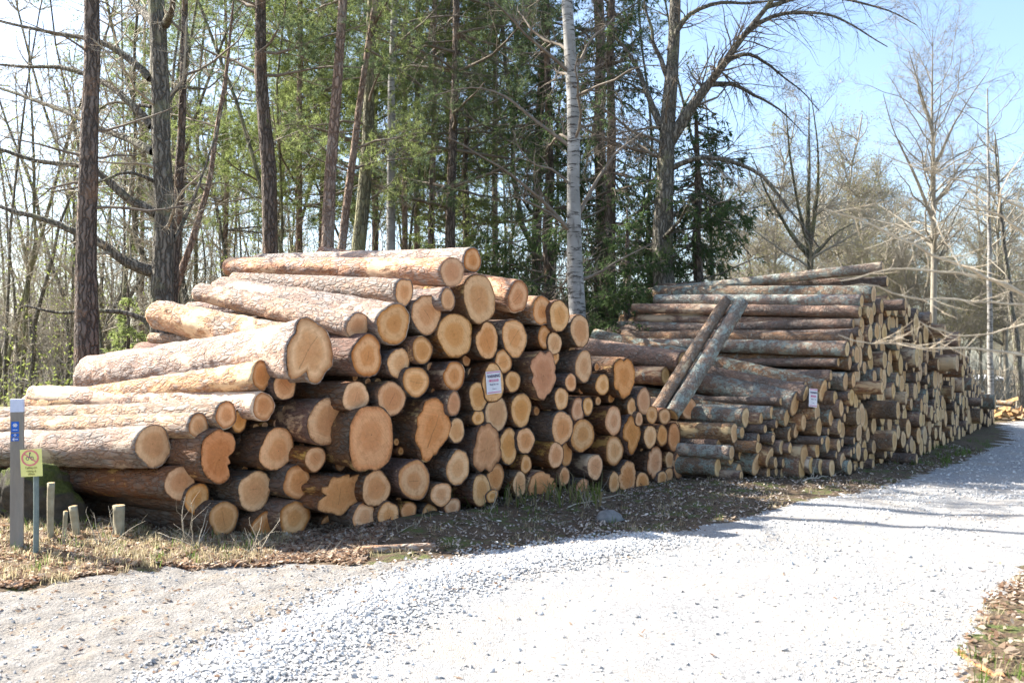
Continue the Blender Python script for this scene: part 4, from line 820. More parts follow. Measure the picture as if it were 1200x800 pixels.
def needles_spruce(P, per=6, ln=.13, wd=.028):
    B, n, _ = P.shape; t = rng.uniform(0, n - 1.001, (B, per)); i = t.astype(int); fr = (t - i)[..., None]; b = np.arange(B)[:, None]
    C = P[b, i] * (1 - fr) + P[b, i + 1] * fr; T = nrm(P[b, i + 1] - P[b, i]); D = nrm(T * .7 + rng.normal(0, .5, T.shape) + [0, 0, -.35]); S_ = nrm(np.cross(D, rng.normal(0, 1, T.shape)))
    l = ln * rng.uniform(.5, 1.2, (B, per, 1)); w_ = wd * rng.uniform(.5, 1.1, (B, per, 1))
    V = np.stack([C, C + D * l * .45 + S_ * w_ / 2, C + D * l, C + D * l * .45 - S_ * w_ / 2], 2).reshape(-1, 3); return V, np.arange(len(V)).reshape(-1, 4)
def tree(name, label, trunk, Yd, H, m, limbs=(), auto=None, foliage=None, twm=None, group=None, S=14, cat='tree', dY=0.):
    """trunk: picture points from top to bottom (px, py, width px); goes on down to the ground and up to height H"""
    pts = [atY(p[0], p[1], Yd) for p in trunk]; wd = [p[2] / 2 * Yd / F for p in trunk]
    a, b = pts[-2], pts[-1]; k = (b[:2] - a[:2]) / max(a[2] - b[2], .1); gz = float(gh(b[0], b[1])); k = k * .5; pts.append(np.array([*(b[:2] + k * (b[2] - gz)), gz - .1])); wd.append(wd[-1] * 1.25)
    a, b = pts[1], pts[0]; k = (b[:2] - a[:2]) / max(b[2] - a[2], .1); lastr = wd[0]
    pts.insert(0, np.array([*(b[:2] + k * (H - b[2]) * .5), H])); wd.insert(0, lastr * .35)
    P = np.array(pts)[::-1]; Rr = np.array(wd)[::-1]; L = np.concatenate([[0], np.cumsum(np.linalg.norm(np.diff(P, axis=0), axis=1))]); n = 40; t = np.linspace(0, L[-1], n)
    Q = np.stack([np.interp(t, L, P[:, i]) for i in range(3)], 1); R = np.interp(t, L, Rr)
    for _ in range(2): Q[1:-1] = .25 * Q[:-2] + .5 * Q[1:-1] + .25 * Q[2:]
    Q[1:-1, :2] += .25 * R[1:-1, None] * np.stack([np.interp(np.arange(n), np.arange(0, n, 4), rng.normal(0, 1, 10)), np.interp(np.arange(n), np.arange(0, n, 4), rng.normal(0, 1, 10))], 1)[1:-1]
    R[0] *= 1.25; root = Q[0].copy(); root[2] = gz; e = empty(name, root); tag(e, label, cat, group)
    v, f = tubes((Q - root)[None], R[None], S, .035); mk('trunk', v, [f], [m], parent=e)
    P1_, R1_ = [], []
    for li in limbs:
        q_, r_ = poly3(li['p'], Yd, li.get('dY', rng.normal(0, 1.2)), 14); r_ = r_ * np.linspace(1, .55, 14) ** 1.2; q_[2:-1] += rng.normal(0, .028 if li['p'][0][2] > 6.5 else .015, (11, 3)); q_[1:-1] = .3 * q_[:-2] + .4 * q_[1:-1] + .3 * q_[2:]; q_ = np.concatenate([q_[:1], q_[1:]]); v, f = tubes((q_ - root)[None], r_[None], 8, .05); mk('branch', v, [f], [li.get('m', m)], parent=e); P1_.append(q_); R1_.append(r_)
    tw = MB(); fol = MB(); nT = 0; tips = []
    if auto:
        nb, z0, z1, ln, up, sub, sub2 = [auto[k_] for k_ in ('n', 'z0', 'z1', 'len', 'up', 'sub', 'sub2')]
        src = []
        if nb:
            zz = rng.uniform(z0, z1, nb); idx = np.clip(np.searchsorted(Q[:, 2], zz), 1, n - 1); S_ = Q[idx]; h = rng.uniform(0, 6.28, nb)
            prof = auto.get('prof'); Ls = ln * rng.uniform(.6, 1.15, nb) * (prof((zz - z0) / (z1 - z0)) if prof else 1)
            D = np.stack([np.cos(h), np.sin(h), up + rng.normal(0, .15, nb)], 1); r0 = np.minimum(R[idx] * .45, Ls * .012 + .008)
            src.append(grow(S_, D, Ls, r0, 7, auto.get('wander', .12), auto.get('grav', 0), .25))
        if P1_: src.append((np.stack([p[::2] for p in P1_]), np.stack([r_[::2] for r_ in R1_])))
        for j, (Pa, Ra) in enumerate(src):
            if not (j == len(src) - 1 and P1_): v, f = tubes(Pa - root, Ra, 5, .05); tw.add(v, [f])
            s1 = kids(Pa, Ra, sub * (len(Pa)), .15, 1, auto.get('ang', 50), auto.get('lf', .45), .34 if (P1_ and j == len(src) - 1) else .5, auto.get('rmin', .004), 5, auto.get('w2', .18), auto.get('g2', .02), auto.get('flat', 0)); v, f = tubes(s1[0] - root, s1[1], 3); tw.add(v, [f])
            s2 = None
            if sub2:
                s2 = kids(*s1, sub2 * len(Pa), .1, 1, 45, .55, .7, auto.get('rmin', .004) * .85, 3, .22, auto.get('g3', 0.)); v, f = tubes(s2[0] - root, s2[1], 3); tw.add(v, [f])
            last = s2 or s1; tips.append((last, s1, (Pa, Ra)))
    if tw.n: tw.build('twigs', twm or m, e, smooth=True)['kind'] = 'stuff'
    if foliage:
        kind, fm, cnt = foliage[:3]; opt = foliage[3] if len(foliage) > 3 else {}
        for (last, s1, s0) in tips:
            if kind == 'pine': v, f = needles_pine(np.concatenate([last[0][:, -1], last[0][:, -2], s1[0][:, -1]]) - root, cnt // len(tips), **opt)
            elif kind == 'spruce': v, f = needles_spruce(last[0] - root, cnt, **opt)
            elif kind == 'bud':
                T = np.concatenate([last[0][:, -1], last[0][:, -2]]) - root; v, f = needles_pine(T, cnt // len(tips), .05, .03, 3, .06)
            fol.add(v, [f])
        fol.build('foliage', fm, e)['kind'] = 'stuff'
    return e
PA = dict(n=26, z0=5.5, z1=13, len=2.8, up=.15, sub=9, sub2=28, grav=.02, flat=.4)
BARE = dict(n=14, z0=2.5, z1=12, len=2.4, up=.6, sub=9, sub2=26, wander=.2, rmin=.003)
def mod(d, **k): x = dict(d); x.update(k); return x
# left group
tree('pine_tree', 'straight grey brown pine trunk nearest the left edge', [(108, 0, 17), (105, 150, 19), (103, 300, 24), (97, 430, 28)], 13.2, 15, M_PINE, auto=mod(BARE, n=10, z0=3, z1=9, len=1.6, sub=5, sub2=10, up=.2), twm=M_TWIG)
oak_l = [dict(p=[(176, 92, 10), (150, 62, 9), (110, 48, 8), (50, 38, 7), (-10, 22, 6)]), dict(p=[(178, 148, 11), (145, 108, 9), (110, 92, 8), (75, 78, 8), (40, 80, 7), (-10, 75, 6)]),
 dict(p=[(180, 178, 11), (150, 162, 9), (115, 152, 9), (90, 137, 8), (50, 122, 8), (-10, 100, 7)]), dict(p=[(183, 250, 13), (150, 235, 11), (125, 212, 10), (113, 195, 10), (90, 190, 9), (50, 192, 8), (-10, 172, 8)]),
 dict(p=[(180, 318, 16), (145, 307, 13), (120, 285, 12), (85, 270, 11), (50, 255, 10), (-10, 238, 9)]), dict(p=[(182, 392, 9), (165, 370, 7), (130, 364, 7), (85, 368, 6), (30, 358, 5)]),
 dict(p=[(182, 30, 12), (165, 12, 10), (140, -15, 9), (100, -60, 7)]), dict(p=[(194, 28, 12), (203, 8, 9), (215, -40, 7)]), dict(p=[(195, 120, 7), (215, 100, 5), (240, 108, 4), (265, 85, 3)]), dict(p=[(195, 300, 6), (225, 240, 5), (245, 190, 4), (262, 120, 3)]),
 dict(p=[(178, 125, 5), (130, 118, 4), (100, 145, 3), (60, 168, 3)]), dict(p=[(185, 215, 5), (150, 200, 4), (110, 215, 3), (60, 225, 3)])]
tree('oak_tree', 'mossy oak with long crooked limbs reaching left over the pile', [(183, 0, 18), (187, 60, 20), (190, 150, 21), (190, 250, 22), (188, 345, 26)], 14.2, 13, M_GREY, limbs=oak_l, auto=mod(BARE, n=10, z0=3, z1=11, len=2., sub=26, sub2=110, lf=.26, ang=60, wander=.25, w2=.28), twm=M_TWIGP)
tree('slender_tree', 'slim dark trunk close behind the oak', [(217, 0, 7), (213, 150, 9), (203, 330, 13)], 15, 14, M_PINE, auto=mod(BARE, n=9, len=1.6, sub=5, sub2=12), twm=M_TWIG)
tree('leaning_tree', 'thin trunk leaning right with orange flaked bark behind the oak', [(266, 85, 4), (258, 130, 5), (247, 210, 6), (222, 290, 8), (205, 340, 9)], 15.5, 9, M_RED, auto=mod(BARE, n=8, z0=4, z1=9, len=1.4, sub=5, sub2=12), twm=M_TWIG)
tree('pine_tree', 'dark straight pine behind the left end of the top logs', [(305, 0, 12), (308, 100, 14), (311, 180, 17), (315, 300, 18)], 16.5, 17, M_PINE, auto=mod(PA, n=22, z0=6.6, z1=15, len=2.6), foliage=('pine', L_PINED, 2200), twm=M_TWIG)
tree('pine_tree', 'tall pink barked pine leaning right above the top logs', [(404, 0, 10), (395, 130, 12), (388, 220, 14), (383, 300, 16)], 16, 17, M_RED, auto=mod(PA, n=14, z0=8, z1=15, len=2.2), foliage=('pine', L_PINE, 900), twm=M_TWIG)
tree('pine_tree', 'thin crooked pine crossing before the olive trunk', [(441, 0, 7), (424, 100, 7), (412, 200, 9), (400, 296, 10)], 17, 15, M_RED, auto=mod(PA, n=10, z0=5, z1=14, len=1.6), foliage=('pine', L_PINE, 500), twm=M_TWIG)
tree('lichened_tree', 'olive green lichened trunk in the middle of the left woods', [(436, 0, 10), (434, 100, 12), (428, 200, 15), (420, 300, 17)], 18, 15, M_OLIVE, auto=mod(PA, n=18, z0=4.5, z1=14, len=2.2), foliage=('pine', L_PINE, 1400), twm=M_TWIG)
tree('birch_tree', 'slim white birch among the middle pines', [(462, 0, 8), (459, 150, 9), (457, 300, 11)], 19, 15, M_BIRCH, auto=mod(BARE, n=10, z0=5), twm=M_TWIG)
tree('birch_tree', 'large white birch rising right of the near pile', [(664, 0, 13), (670, 100, 15), (672, 200, 15), (673, 300, 18), (675, 380, 20)], 15, 15, M_BIRCH, limbs=[dict(m=M_TWIG, p=[(668, 270, 6), (640, 240, 5), (600, 205, 4), (560, 180, 3), (520, 160, 3)]), dict(m=M_TWIG, p=[(672, 175, 5), (640, 150, 4), (590, 110, 4), (560, 100, 3), (510, 112, 3)]), dict(m=M_TWIG, p=[(674, 260, 6), (700, 210, 5), (720, 180, 4), (760, 150, 3)]), dict(m=M_TWIG, p=[(672, 90, 5), (690, 50, 4), (720, 20, 4)]), dict(m=M_TWIG, p=[(677, 330, 5), (700, 320, 4), (735, 300, 3), (765, 285, 2)])],
     auto=mod(BARE, n=16, z0=2.6, z1=12, len=2.2, sub=14, sub2=40, lf=.35), twm=M_TWIG)
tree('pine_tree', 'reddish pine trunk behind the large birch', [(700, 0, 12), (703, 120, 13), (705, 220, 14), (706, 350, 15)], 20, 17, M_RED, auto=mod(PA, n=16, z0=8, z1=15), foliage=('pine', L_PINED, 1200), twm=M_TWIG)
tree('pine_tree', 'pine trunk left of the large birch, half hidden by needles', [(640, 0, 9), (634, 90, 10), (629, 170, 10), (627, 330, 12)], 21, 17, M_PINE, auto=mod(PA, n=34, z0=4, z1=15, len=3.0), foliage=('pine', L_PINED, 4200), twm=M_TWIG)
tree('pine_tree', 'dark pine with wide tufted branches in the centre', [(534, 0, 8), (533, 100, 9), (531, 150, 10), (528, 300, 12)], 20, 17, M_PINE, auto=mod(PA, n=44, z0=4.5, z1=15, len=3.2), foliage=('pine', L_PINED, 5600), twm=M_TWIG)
for x_, lab, yd in ((474, 'thin orange pine stem left of a close pair', 24), (489, 'thin orange pine stem right of a close pair', 25), (508, 'thin brown pine stem beside the orange pair', 23)):
    tree('pine_tree', lab, [(x_ + 2, 0, 5), (x_, 150, 6), (x_ - 1, 300, 7)], yd, 17, M_RED, auto=mod(PA, n=30, z0=6, z1=16, len=2.4), foliage=('pine', L_PINE, 3400), twm=M_TWIG, S=8)
def clone(o, px, Yd, s_, lab):
    c = copy_tree(o); X_ = (px - 600) / F * Yd; c.location = (X_, Yd, float(gh(X_, Yd))); c.rotation_euler = (0, 0, rng.uniform(0, 6.28)); c.scale = (s_,) * 3; tag(c, lab, 'tree'); return c
def copy_tree(o):
    c = o.copy(); COL.objects.link(c)
    for ch in o.children: d = ch.copy(); COL.objects.link(d); d.parent = c
    return c
pc1 = tree('pine_tree', 'light green pine crown left of the tall pink pine', [(353, 0, 6), (350, 150, 7), (350, 300, 8)], 24, 19, M_RED, auto=mod(PA, n=54, z0=5.4, z1=17, len=3.4, sub2=40, flat=.5), foliage=('pine', L_PINE, 9500, dict(ln=.14, wd=.012, k=17)), twm=M_TWIG, S=8)
pc2 = tree('pine_tree', 'bright pine crown above the olive trunk', [(443, 0, 6), (440, 150, 7), (440, 300, 8)], 26, 19, M_RED, auto=mod(PA, n=40, z0=6.5, z1=17, len=3.8, sub2=40, flat=.5), foliage=('pine', L_PINE, 9000, dict(ln=.14, wd=.012, k=17)), twm=M_TWIG, S=8)
for px_, yd, s_, lab, q_ in ((376, 28, .95, 'pale pine crown far behind the pink barked pine', pc2), (262, 30, .9, 'far pine with thin pale crown behind the oak', pc2), (165, 33, .85, 'distant loose pine crown left of the oak', pc2), (580, 26, 1., 'dusky pine crown between centre and large birch', pc1), (525, 30, 1.1, 'high pine crown far behind the thin orange stems', pc1)): clone(q_, px_, yd, s_, lab)
big = [dict(p=[(783, 168, 17), (808, 132, 15), (828, 100, 13), (848, 75, 12), (872, 38, 10), (905, 2, 9), (930, -40, 7)], dY=-1), dict(p=[(774, 148, 9), (758, 110, 8), (745, 78, 7), (728, 50, 6), (708, 26, 5), (690, -10, 4)]),
 dict(p=[(782, 200, 8), (800, 188, 7), (830, 182, 6), (874, 190, 6), (895, 205, 5), (911, 222, 5), (930, 250, 4), (960, 290, 3)], dY=-1.5), dict(p=[(784, 60, 8), (800, 20, 7), (830, 4, 6), (880, 4, 5), (920, 0, 4)]), dict(p=[(782, 90, 7), (765, 50, 6), (755, 0, 5)]),
 dict(p=[(850, 72, 7), (880, 62, 5), (905, 80, 4), (930, 100, 3), (960, 130, 2)]), dict(p=[(868, 45, 7), (895, 20, 6), (940, 12, 5), (985, 20, 4), (1020, 40, 3), (1040, 55, 2)], dY=-1), dict(p=[(826, 100, 8), (855, 95, 6), (885, 110, 5), (920, 130, 3), (945, 160, 2)]), dict(p=[(900, 8, 6), (950, -8, 5), (1000, 0, 4), (1050, 15, 3), (1075, 30, 2)]),
 dict(p=[(779, 255, 5), (800, 250, 4), (822, 232, 4), (850, 262, 3), (880, 300, 3)]), dict(p=[(776, 230, 5), (745, 250, 4), (715, 270, 3), (690, 300, 3)]), dict(p=[(776, 280, 6), (795, 262, 5), (806, 240, 4)])]
tree('forked_tree', 'large dark forked tree with spreading bare limbs standing behind the second stack', [(789, 0, 13), (787, 80, 15), (783, 150, 18), (779, 220, 21), (776, 330, 26)], 17.4, 13, M_GREY, limbs=big, auto=mod(BARE, n=10, z0=3, z1=12, len=2, sub=26, sub2=150, lf=.36, ang=45, wander=.2, w2=.2, g2=-.03, g3=-.09, rmin=.0038), twm=M_TWIG)
SPP = dict(n=120, z0=.6, z1=8, len=1.9, up=-.12, sub=9, sub2=30, grav=-.015, prof=lambda t: 1.05 - .85 * t, g2=-.13, g3=-.22, lf=.42, flat=.6, ang=55, rmin=.003)
tree('spruce_tree', 'dark young spruce behind the forked tree at the second stack', [(815, 130, 4), (817, 200, 7), (818, 330, 12)], 18, 6.9, M_PINE, auto=mod(SPP, z1=6.8, n=170, len=2.7, sub=10), foliage=('spruce', L_SPR, 12), twm=M_TWIG)
tree('spruce_tree', 'tall spruce with hanging green boughs behind the large birch', [(716, -20, 8), (716, 150, 10), (716, 340, 14)], 18.5, 13, M_PINE, auto=mod(SPP, z1=12.5, n=150, len=2.3), foliage=('spruce', L_SPR, 8), twm=M_TWIG)
tree('spruce_tree', 'spruce left of the large birch reaching down to the pile', [(640, 0, 7), (642, 150, 9), (645, 330, 13)], 19.5, 11, M_PINE, auto=mod(SPP, z1=10.5, n=120, len=2.2), foliage=('spruce', L_SPR, 8), twm=M_TWIG)
tree('spruce_tree', 'lighter green young spruce in the gap behind the centre pines', [(548, 120, 4), (546, 200, 7), (545, 330, 9)], 21, 7, M_PINE, auto=mod(SPP, z1=6.8, n=100, len=1.9), foliage=('spruce', L_PINE, 7), twm=M_TWIG)
tree('spruce_tree', 'small light spruce behind the top logs of the near pile', [(505, 190, 3), (505, 240, 5), (505, 330, 8)], 20, 5.6, M_PINE, auto=mod(SPP, z1=5.4, n=80, len=1.7), foliage=('spruce', L_PINE, 7), twm=M_TWIG)
tree('spruce_tree', 'low young spruce between the near pile and the second stack', [(735, 260, 3), (735, 320, 6), (735, 400, 9)], 16.5, 4.6, M_PINE, auto=mod(SPP, z1=4.4, n=80, len=1.4), foliage=('spruce', L_SPR, 8), twm=M_TWIG)
tree('young_spruce', 'small bright green sapling behind the left long logs', [(150, 330, 2), (150, 370, 3), (150, 440, 5)], 20, 3.2, M_PINE, auto=mod(SPP, z1=3.1, n=50, len=1.1), foliage=('spruce', L_PINE, 7), twm=M_TWIG)
# bare trees on the right
tree('bare_tree', 'bare multi stemmed tree rising behind the second stack', [(948, 190, 3), (947, 240, 5), (948, 330, 8)], 25, 9, M_OLIVE, limbs=[dict(p=[(948, 290, 6), (935, 240, 4), (925, 180, 4), (920, 120, 2)]), dict(p=[(948, 300, 7), (925, 270, 5), (900, 230, 4), (880, 180, 2)]), dict(p=[(948, 295, 6), (960, 230, 5), (958, 170, 3), (950, 110, 2)]), dict(p=[(950, 305, 6), (975, 275, 4), (1000, 262, 3)])], auto=mod(BARE, n=16, z0=3.5, z1=9, len=2.4, sub=18, sub2=110, lf=.45, rmin=.0055, w2=.22), twm=M_TWIGP)
tree('bare_birch', 'tall airy bare birch standing alone at right', [(1093, 60, 1.2), (1092, 120, 2.5), (1094, 200, 4.5), (1094, 320, 6.5), (1093, 400, 8)], 34, 14.6, M_FAR, limbs=[dict(p=[(1094, 260, 5), (1070, 200, 4), (1045, 150, 2), (1035, 110, 1.5)]), dict(p=[(1094, 200, 5), (1115, 150, 3), (1140, 110, 2), (1160, 80, 1.5)]), dict(p=[(1094, 160, 4), (1080, 110, 3), (1065, 60, 1.5)]), dict(p=[(1094, 240, 5), (1120, 210, 3), (1150, 180, 2)]), dict(p=[(1094, 290, 5), (1060, 260, 3), (1030, 240, 2)])], auto=mod(BARE, n=56, z0=5, z1=14, len=3.4, up=1.1, sub=18, sub2=90, lf=.4, rmin=.005, g3=-.04), twm=M_FAR)
tree('bare_birch', 'white stemmed birch at the far end of the second stack', [(1159, 250, 4), (1160, 380, 6), (1161, 465, 7)], 30, 11, M_BIRCH, auto=mod(BARE, n=16, z0=5, z1=11, len=2.2, sub=7, sub2=20, rmin=.006), twm=M_FAR)
tree('bare_tree', 'dark slanting trunk right of the white stemmed birch', [(1172, 250, 4), (1186, 360, 6), (1192, 400, 8), (1194, 460, 9)], 29, 9, M_GREY, auto=mod(BARE, n=14, z0=4, z1=9, len=2.2, sub=7, sub2=20, rmin=.006), twm=M_FAR)

# --- shared meshes for the repeated background trees
def proto(name, m, twm, H, r0, nb, ln, up, sub, sub2, z0f, foliage=None, wob=.10, S=6, rmin=.006):
    n = 12; P, R = grow(np.zeros((1, 3)), [[0, 0, 1.]], H, r0, n, wob * .6, .05, .25); e = empty(name); v, f = tubes(P, R, S, .04); mk('trunk', v, [f], [m], parent=e)
    zz = rng.uniform(z0f * H, H * .97, nb); idx = np.clip((zz / H * (n - 1)).astype(int), 1, n - 1); h = rng.uniform(0, 6.28, nb); D = np.stack([np.cos(h), np.sin(h), up + rng.normal(0, .2, nb)], 1)
    b = grow(P[0, idx], D, ln * rng.uniform(.5, 1.1, nb) * (1.2 - .7 * zz / H), r0 * .3, 6, .15, .02); t = MB(); v, f = tubes(*b, 4); t.add(v, [f])
    s1 = kids(*b, sub * nb, .15, 1, 45, .5, .6, rmin, 4, .18, .02); v, f = tubes(*s1, 3); t.add(v, [f])
    last = s1
    if sub2: last = kids(*s1, sub2 * nb, .1, 1, 45, .6, .7, rmin * .8, 3, .2); v, f = tubes(*last, 3); t.add(v, [f])
    t.build('twigs', twm, e, smooth=True)['kind'] = 'stuff'
    if foliage: v, f = needles_pine(last[0][:, -1], foliage[1], .07, .045, 3, .1); mk('foliage', v, [f], [foliage[0]], parent=e)['kind'] = 'stuff'
    return e
def copy_tree(o):
    c = o.copy(); COL.objects.link(c)
    for ch in o.children: d = ch.copy(); COL.objects.link(d); d.parent = c
    return c
def scatter(protos, spots, labs, group, cat='tree'):
    used_ = set()
    for i, (x, y, s) in enumerate(spots):
        p = protos[i % len(protos)]; o = p if p.name not in used_ and not used_.add(p.name) else copy_tree(p)
        o.location = (x, y, float(gh(x, y)) - .05); o.rotation_euler = (rng.normal(0, .03), rng.normal(0, .03), rng.uniform(0, 6.28)); o.scale = (s, s, s * rng.uniform(.9, 1.15)); tag(o, labs(x, y), cat, group)
pr = [proto('slender_bare_tree', M_OLIVE if k % 2 else M_GREY, M_TWIGP, 13.5, .055 + .018 * (k % 3), 24, 1.9, .7, 6, 20, .15, (L_BUD, 260) if k % 3 == 0 else None, .14) for k in range(7)]
def lab_thick(x, y):
    q = 600 + x / y * F; return ('slender bare tree in the thicket at the far left' if q < 120 else 'slender bare tree in the thicket behind the oak' if q < 260 else 'slender bare tree in the thicket behind the dark pine' if q < 400 else 'slender bare tree far behind the middle pines' if q < 620 else 'slender bare tree far behind the spruces')
sp_ = []
while len(sp_) < 130:
    y = rng.uniform(21, 50); q = rng.choice([rng.uniform(-30, 330), rng.uniform(-30, 330), rng.uniform(-30, 330), rng.uniform(300, 860)]); x = (q - 600) / F * y; sp_.append((x, y, rng.uniform(.7, 1.2)))
near_ = {}
for x, y, _ in sp_:
    if y < 31: near_.setdefault(lab_thick(x, y), []).append((x / y, y))
ORDW = ['first', 'second', 'third', 'fourth', 'fifth', 'sixth', 'seventh', 'eighth', 'ninth', 'tenth', 'eleventh', 'twelfth', 'thirteenth', 'fourteenth', 'fifteenth']
def lab_thick2(x, y):
    b = lab_thick(x, y)
    if y < 31:
        k = sorted(near_[b]).index((x / y, y))
        if k < 15: return b.replace('slender bare tree', f'{ORDW[k]} from left of the nearer slender trees')
    return b.replace('slender bare tree', 'fainter far slender tree')
scatter(pr, sp_, lab_thick2, 'slender bare trees of the thicket')
pr = [proto('far_bare_tree', M_FAR, M_FAR, 14, .12, 60, 3.4, 1.0, 12, 40, .25, (plain('far_buds', [(.25, .24, .11), (.33, .31, .16)], 2, trans=True), 3200) if k != 1 else None, .1, 6, .011) for k in range(4)]
sp_ = [((q - 600) / F * y, y, s) for q, y, s in ((1000, 48, .95), (1020, 52, .9), (985, 55, .85), (1045, 60, .8), (1130, 50, .7), (1180, 46, .8), (1210, 52, .85), (1075, 58, .7), (1150, 62, .75), (905, 45, .8), (870, 50, .9), (930, 55, .85), (1195, 60, .8), (840, 52, .8), (1110, 66, .8), (960, 62, .9), (1225, 45, .9), (1170, 70, .8), (1005, 43, .8), (1025, 46, .75), (975, 50, .9), (890, 60, 1.), (915, 66, 1.), (1060, 70, .9), (1215, 75, .9), (860, 38, .75), (895, 40, .8), (985, 40, .7), (1012, 38, .65), (1055, 42, .7), (1075, 46, .75), (1125, 40, .65), (1150, 44, .75), (1200, 38, .7), (1040, 50, .85), (1000, 46, 1.), (1025, 50, 1.05), (975, 48, .95), (1060, 52, 1.), (900, 44, .95), (1180, 42, .95), (1130, 47, .9))]
scatter(pr, sp_, lambda x, y: ('nearer taller bare tree, ' if y < 42 else 'hazy budding tree in the distance, ' if y < 56 else 'faintest farthest budding tree, ') + ('behind the forked tree' if 600 + x / y * F < 950 else 'behind the second stack' if 600 + x / y * F < 1080 else 'at the right edge'), 'hazy budding trees in the distance')
# undergrowth and far wood reading as one mass
def brush(name, n, xr, yr, hr, m, lab, rad=.012, lean=.2):
    x = rng.uniform(*xr, n); y = rng.uniform(*yr, n); x = x * y; S_ = np.stack([x, y, gh(x, y) - .05], 1); D = rng.normal(0, lean, (n, 3)) + [0, 0, 1]; P, R = grow(S_, D, rng.uniform(*hr, n), rad * y / 30, 5, .1, .02, .3)
    ms = MB(); v, f = tubes(P, R, 3); ms.add(v, [f]); c = kids(P, R, n * 3, .2, 1, 40, .35, .6, rad * .5, 3, .2); v, f = tubes(*c, 3); ms.add(v, [f]); tag(ms.build(name, m, smooth=True), lab, kind='stuff')
brush('far_thicket', 2400, (-.75, .12), (38, 85), (3, 10), M_FAR, 'far wood of thin stems closing the view on the left', .03)
brush('far_brush', 1700, (.3, .75), (34, 75), (.8, 2.6), M_FAR, 'tan brush beyond the road on the right', .02, .35)
brush('undergrowth', 1200, (-.75, .05), (13, 26), (.3, 1.5), M_TWIGP, 'bare twiggy undergrowth between the trunks on the left', .008, .4)
n_ = 2500; y = rng.uniform(17, 34, n_); x = rng.uniform(-.62, -.28, n_) * y; T = np.stack([x, y, gh(x, y) + rng.uniform(.05, 2.2, n_) * rng.uniform(0, 1, n_)], 1); v, f = needles_pine(T, 2600, .07, .04, 4, .25)
tag(mk('fresh_green_leaves', v, [f], [L_BUD]), 'sprinkle of fresh green spring leaves in the undergrowth', kind='stuff')

# bare shrub at the right edge whose branches reach into the picture
e = empty('bare_shrub', (2.75, 4.1, 0)); tag(e, 'bare pale twigged shrub reaching in from the right edge near the camera', 'shrub')
br = [([(985, 329, 1.5), (1012, 322, 2), (1050, 314, 2.5), (1090, 319, 3), (1150, 321, 4), (1200, 344, 5)], 3.6), ([(964, 244, 1.3), (985, 250, 2), (1012, 259, 2.5), (1060, 282, 3), (1099, 300, 3.5), (1150, 321, 4.5), (1200, 345, 5)], 3.6),
 ([(1033, 179, 1.3), (1069, 197, 2), (1125, 210, 2.5), (1162, 225, 3), (1200, 244, 4)], 3.9), ([(990, 336, 1.3), (1032, 332, 2), (1055, 350, 2), (1100, 350, 2.5), (1175, 357, 3), (1200, 357, 3.5)], 3.5),
 ([(982, 392, 1.2), (1012, 404, 1.8), (1030, 400, 2), (1075, 404, 2.5), (1107, 410, 3), (1137, 406, 3), (1187, 412, 4), (1200, 416, 4)], 3.4), ([(1075, 375, 1.5), (1090, 386, 2), (1112, 392, 2.2), (1150, 394, 2.5), (1200, 380, 3)], 3.7),
 ([(1200, 178, 1.5), (1174, 221, 1.8), (1170, 251, 2)], 4), ([(1119, 229, 1.5), (1170, 251, 3), (1200, 274, 4)], 4), ([(1130, 320, 1.2), (1100, 270, 1.5), (1092, 240, 1.2)], 3.6)]
root = np.array([2.75, 4.1, 0.]); Pb, Rb = [], []
for pts, Yd in br:
    q_, r_ = poly3(pts, Yd, .1, 12); r_ = r_ * .8;  q_ += np.concatenate([[0 * q_[0]], rng.normal(0, .004, (10, 3)), [0 * q_[0]]])
    v, f = tubes((q_ - root)[None], r_[None], 6); mk('branch', v, [f], [M_TWIGT], parent=e); Pb.append(q_); Rb.append(r_)
    if pts[-1][0] >= 1200:
        a_ = q_[-1]; mid = a_ * .5 + np.array([2.75, 4.1, .9]) * .5 + [.12, 0, .05]; S_ = np.stack([a_, a_ + (mid - a_) * .5 + [.03, 0, .01], mid, (mid + root) / 2 + [.05, 0, 0], root + rng.normal(0, .03, 3) * [1, 1, 0]]); v, f = tubes((S_ - root)[None], np.array([[r_[-1], r_[-1] * 1.3, .011, .014, .017]]), 6); mk('stem', v, [f], [M_TWIGT], parent=e)
Pb = np.stack(Pb); Rb = np.stack(Rb); r_s = .7; t1 = kids(Pb, Rb * r_s, 70, .02, .9, 42, .22, .8, .0016, 5, .12, .02, .2); t2 = kids(*t1, 80, .2, 1, 45, .5, .8, .0012, 4, .15); ms = MB(); v, f = tubes(t1[0] - root, t1[1], 4); ms.add(v, [f]); v, f = tubes(t2[0] - root, t2[1], 3); ms.add(v, [f]); ms.build('twigs', M_TWIGT, e, smooth=True)['kind'] = 'stuff'

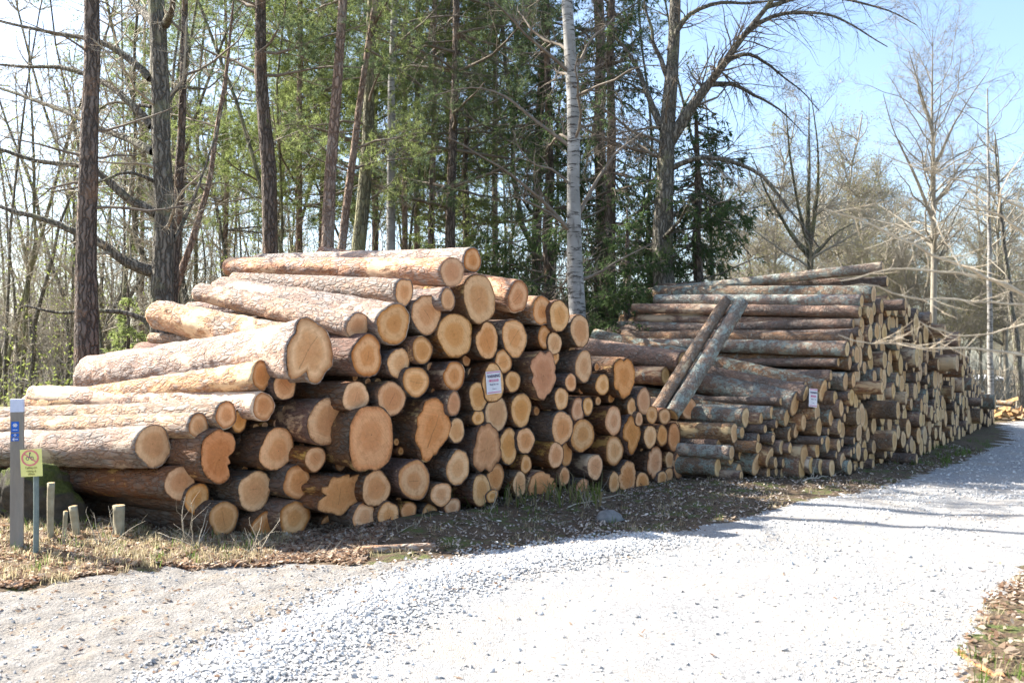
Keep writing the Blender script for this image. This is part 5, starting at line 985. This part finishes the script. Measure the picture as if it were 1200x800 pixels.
# far end of the road: lying logs, split firewood, shed
for i, (a_, b_, w_, lab) in enumerate((((1188, 473), (1150, 469), 5, 'grey log lying across far behind the second stack, upper one'), ((1190, 478), (1152, 475), 5, 'grey log lying across far behind the second stack, lower one'))):
    A = atY(*a_, 27); B = atY(*b_, 27.6); L = float(np.linalg.norm(B - A)); tag(make_log('lying_log', A, B - A, L, w_ / 2 * 27 / F, w_ / 2 * 27 / F, BARK_SPR2, END_S, S=12, K=5, seed=70 + i), lab, 'log', 'lying logs in the far clearing')
fw = []; fm_ = empty('firewood_heap', (15.3, 27.2, 0)); tag(fm_, 'heap of split orange firewood at the far right edge', 'firewood')
for i in range(46):
    x_, z_ = rng.normal(0, .55), 0; z_ = abs(rng.normal(0, .22)) + .06; y_ = rng.normal(0, .25); a_ = rng.uniform(0, 3.14); c_, s_ = math.cos(a_), math.sin(a_); t = rng.normal(0, .4)
    V = np.array([(-.2, -.06, 0), (-.2, .06, 0), (-.2, 0, .1), (.2, -.06, 0), (.2, .06, 0), (.2, 0, .1)]) * rng.uniform(.8, 1.2); V[:, 2] += V[:, 0] * t
    V = np.stack([V[:, 0] * c_ - V[:, 1] * s_ + x_, V[:, 0] * s_ + V[:, 1] * c_ + y_, V[:, 2] + z_], 1); mk('split_log', V, [np.array([(0, 1, 2), (3, 5, 4)]), np.array([(0, 3, 4, 1), (1, 4, 5, 2), (2, 5, 3, 0)])], [END_S], smooth=False, parent=fm_)
shx = (1150 - 600) / F * 70; sh = empty('far_shed', (shx, 70, float(gh(shx, 70)))); tag(sh, 'low shed with a white roof glimpsed far beyond the second stack', 'shed')
hz_ = 1.6 - 14 * 70 / F - float(gh(shx, 70)); MB().box((0, 0, hz_ / 2 - .05), (2.2, 2, hz_ + .1)).build('wall', flat('shed_wall', (.30, .22, .15)), sh); MB().box((0, 0, hz_ + .12), (2.9, 2.6, .14), [[1, 0, 0], [0, math.cos(.1), -math.sin(.1)], [0, math.sin(.1), math.cos(.1)]]).build('roof', flat('shed_roof', (.75, .75, .73)), sh)
MB().box((.3, -1.01, hz_ * .45), (.7, .06, hz_ * .8)).build('door', flat('shed_door', (.16, .11, .08)), sh)
for o in list(bpy.data.objects):
    if o.type == 'MESH' and not o.data.polygons: print('EMPTY MESH', o.name)
print('tris', sum(sum(len(p.vertices) - 2 for p in me.polygons) if len(me.polygons) < 0 else len(me.loops) - 2 * len(me.polygons) for me in bpy.data.meshes), 'objs', len(bpy.data.objects))
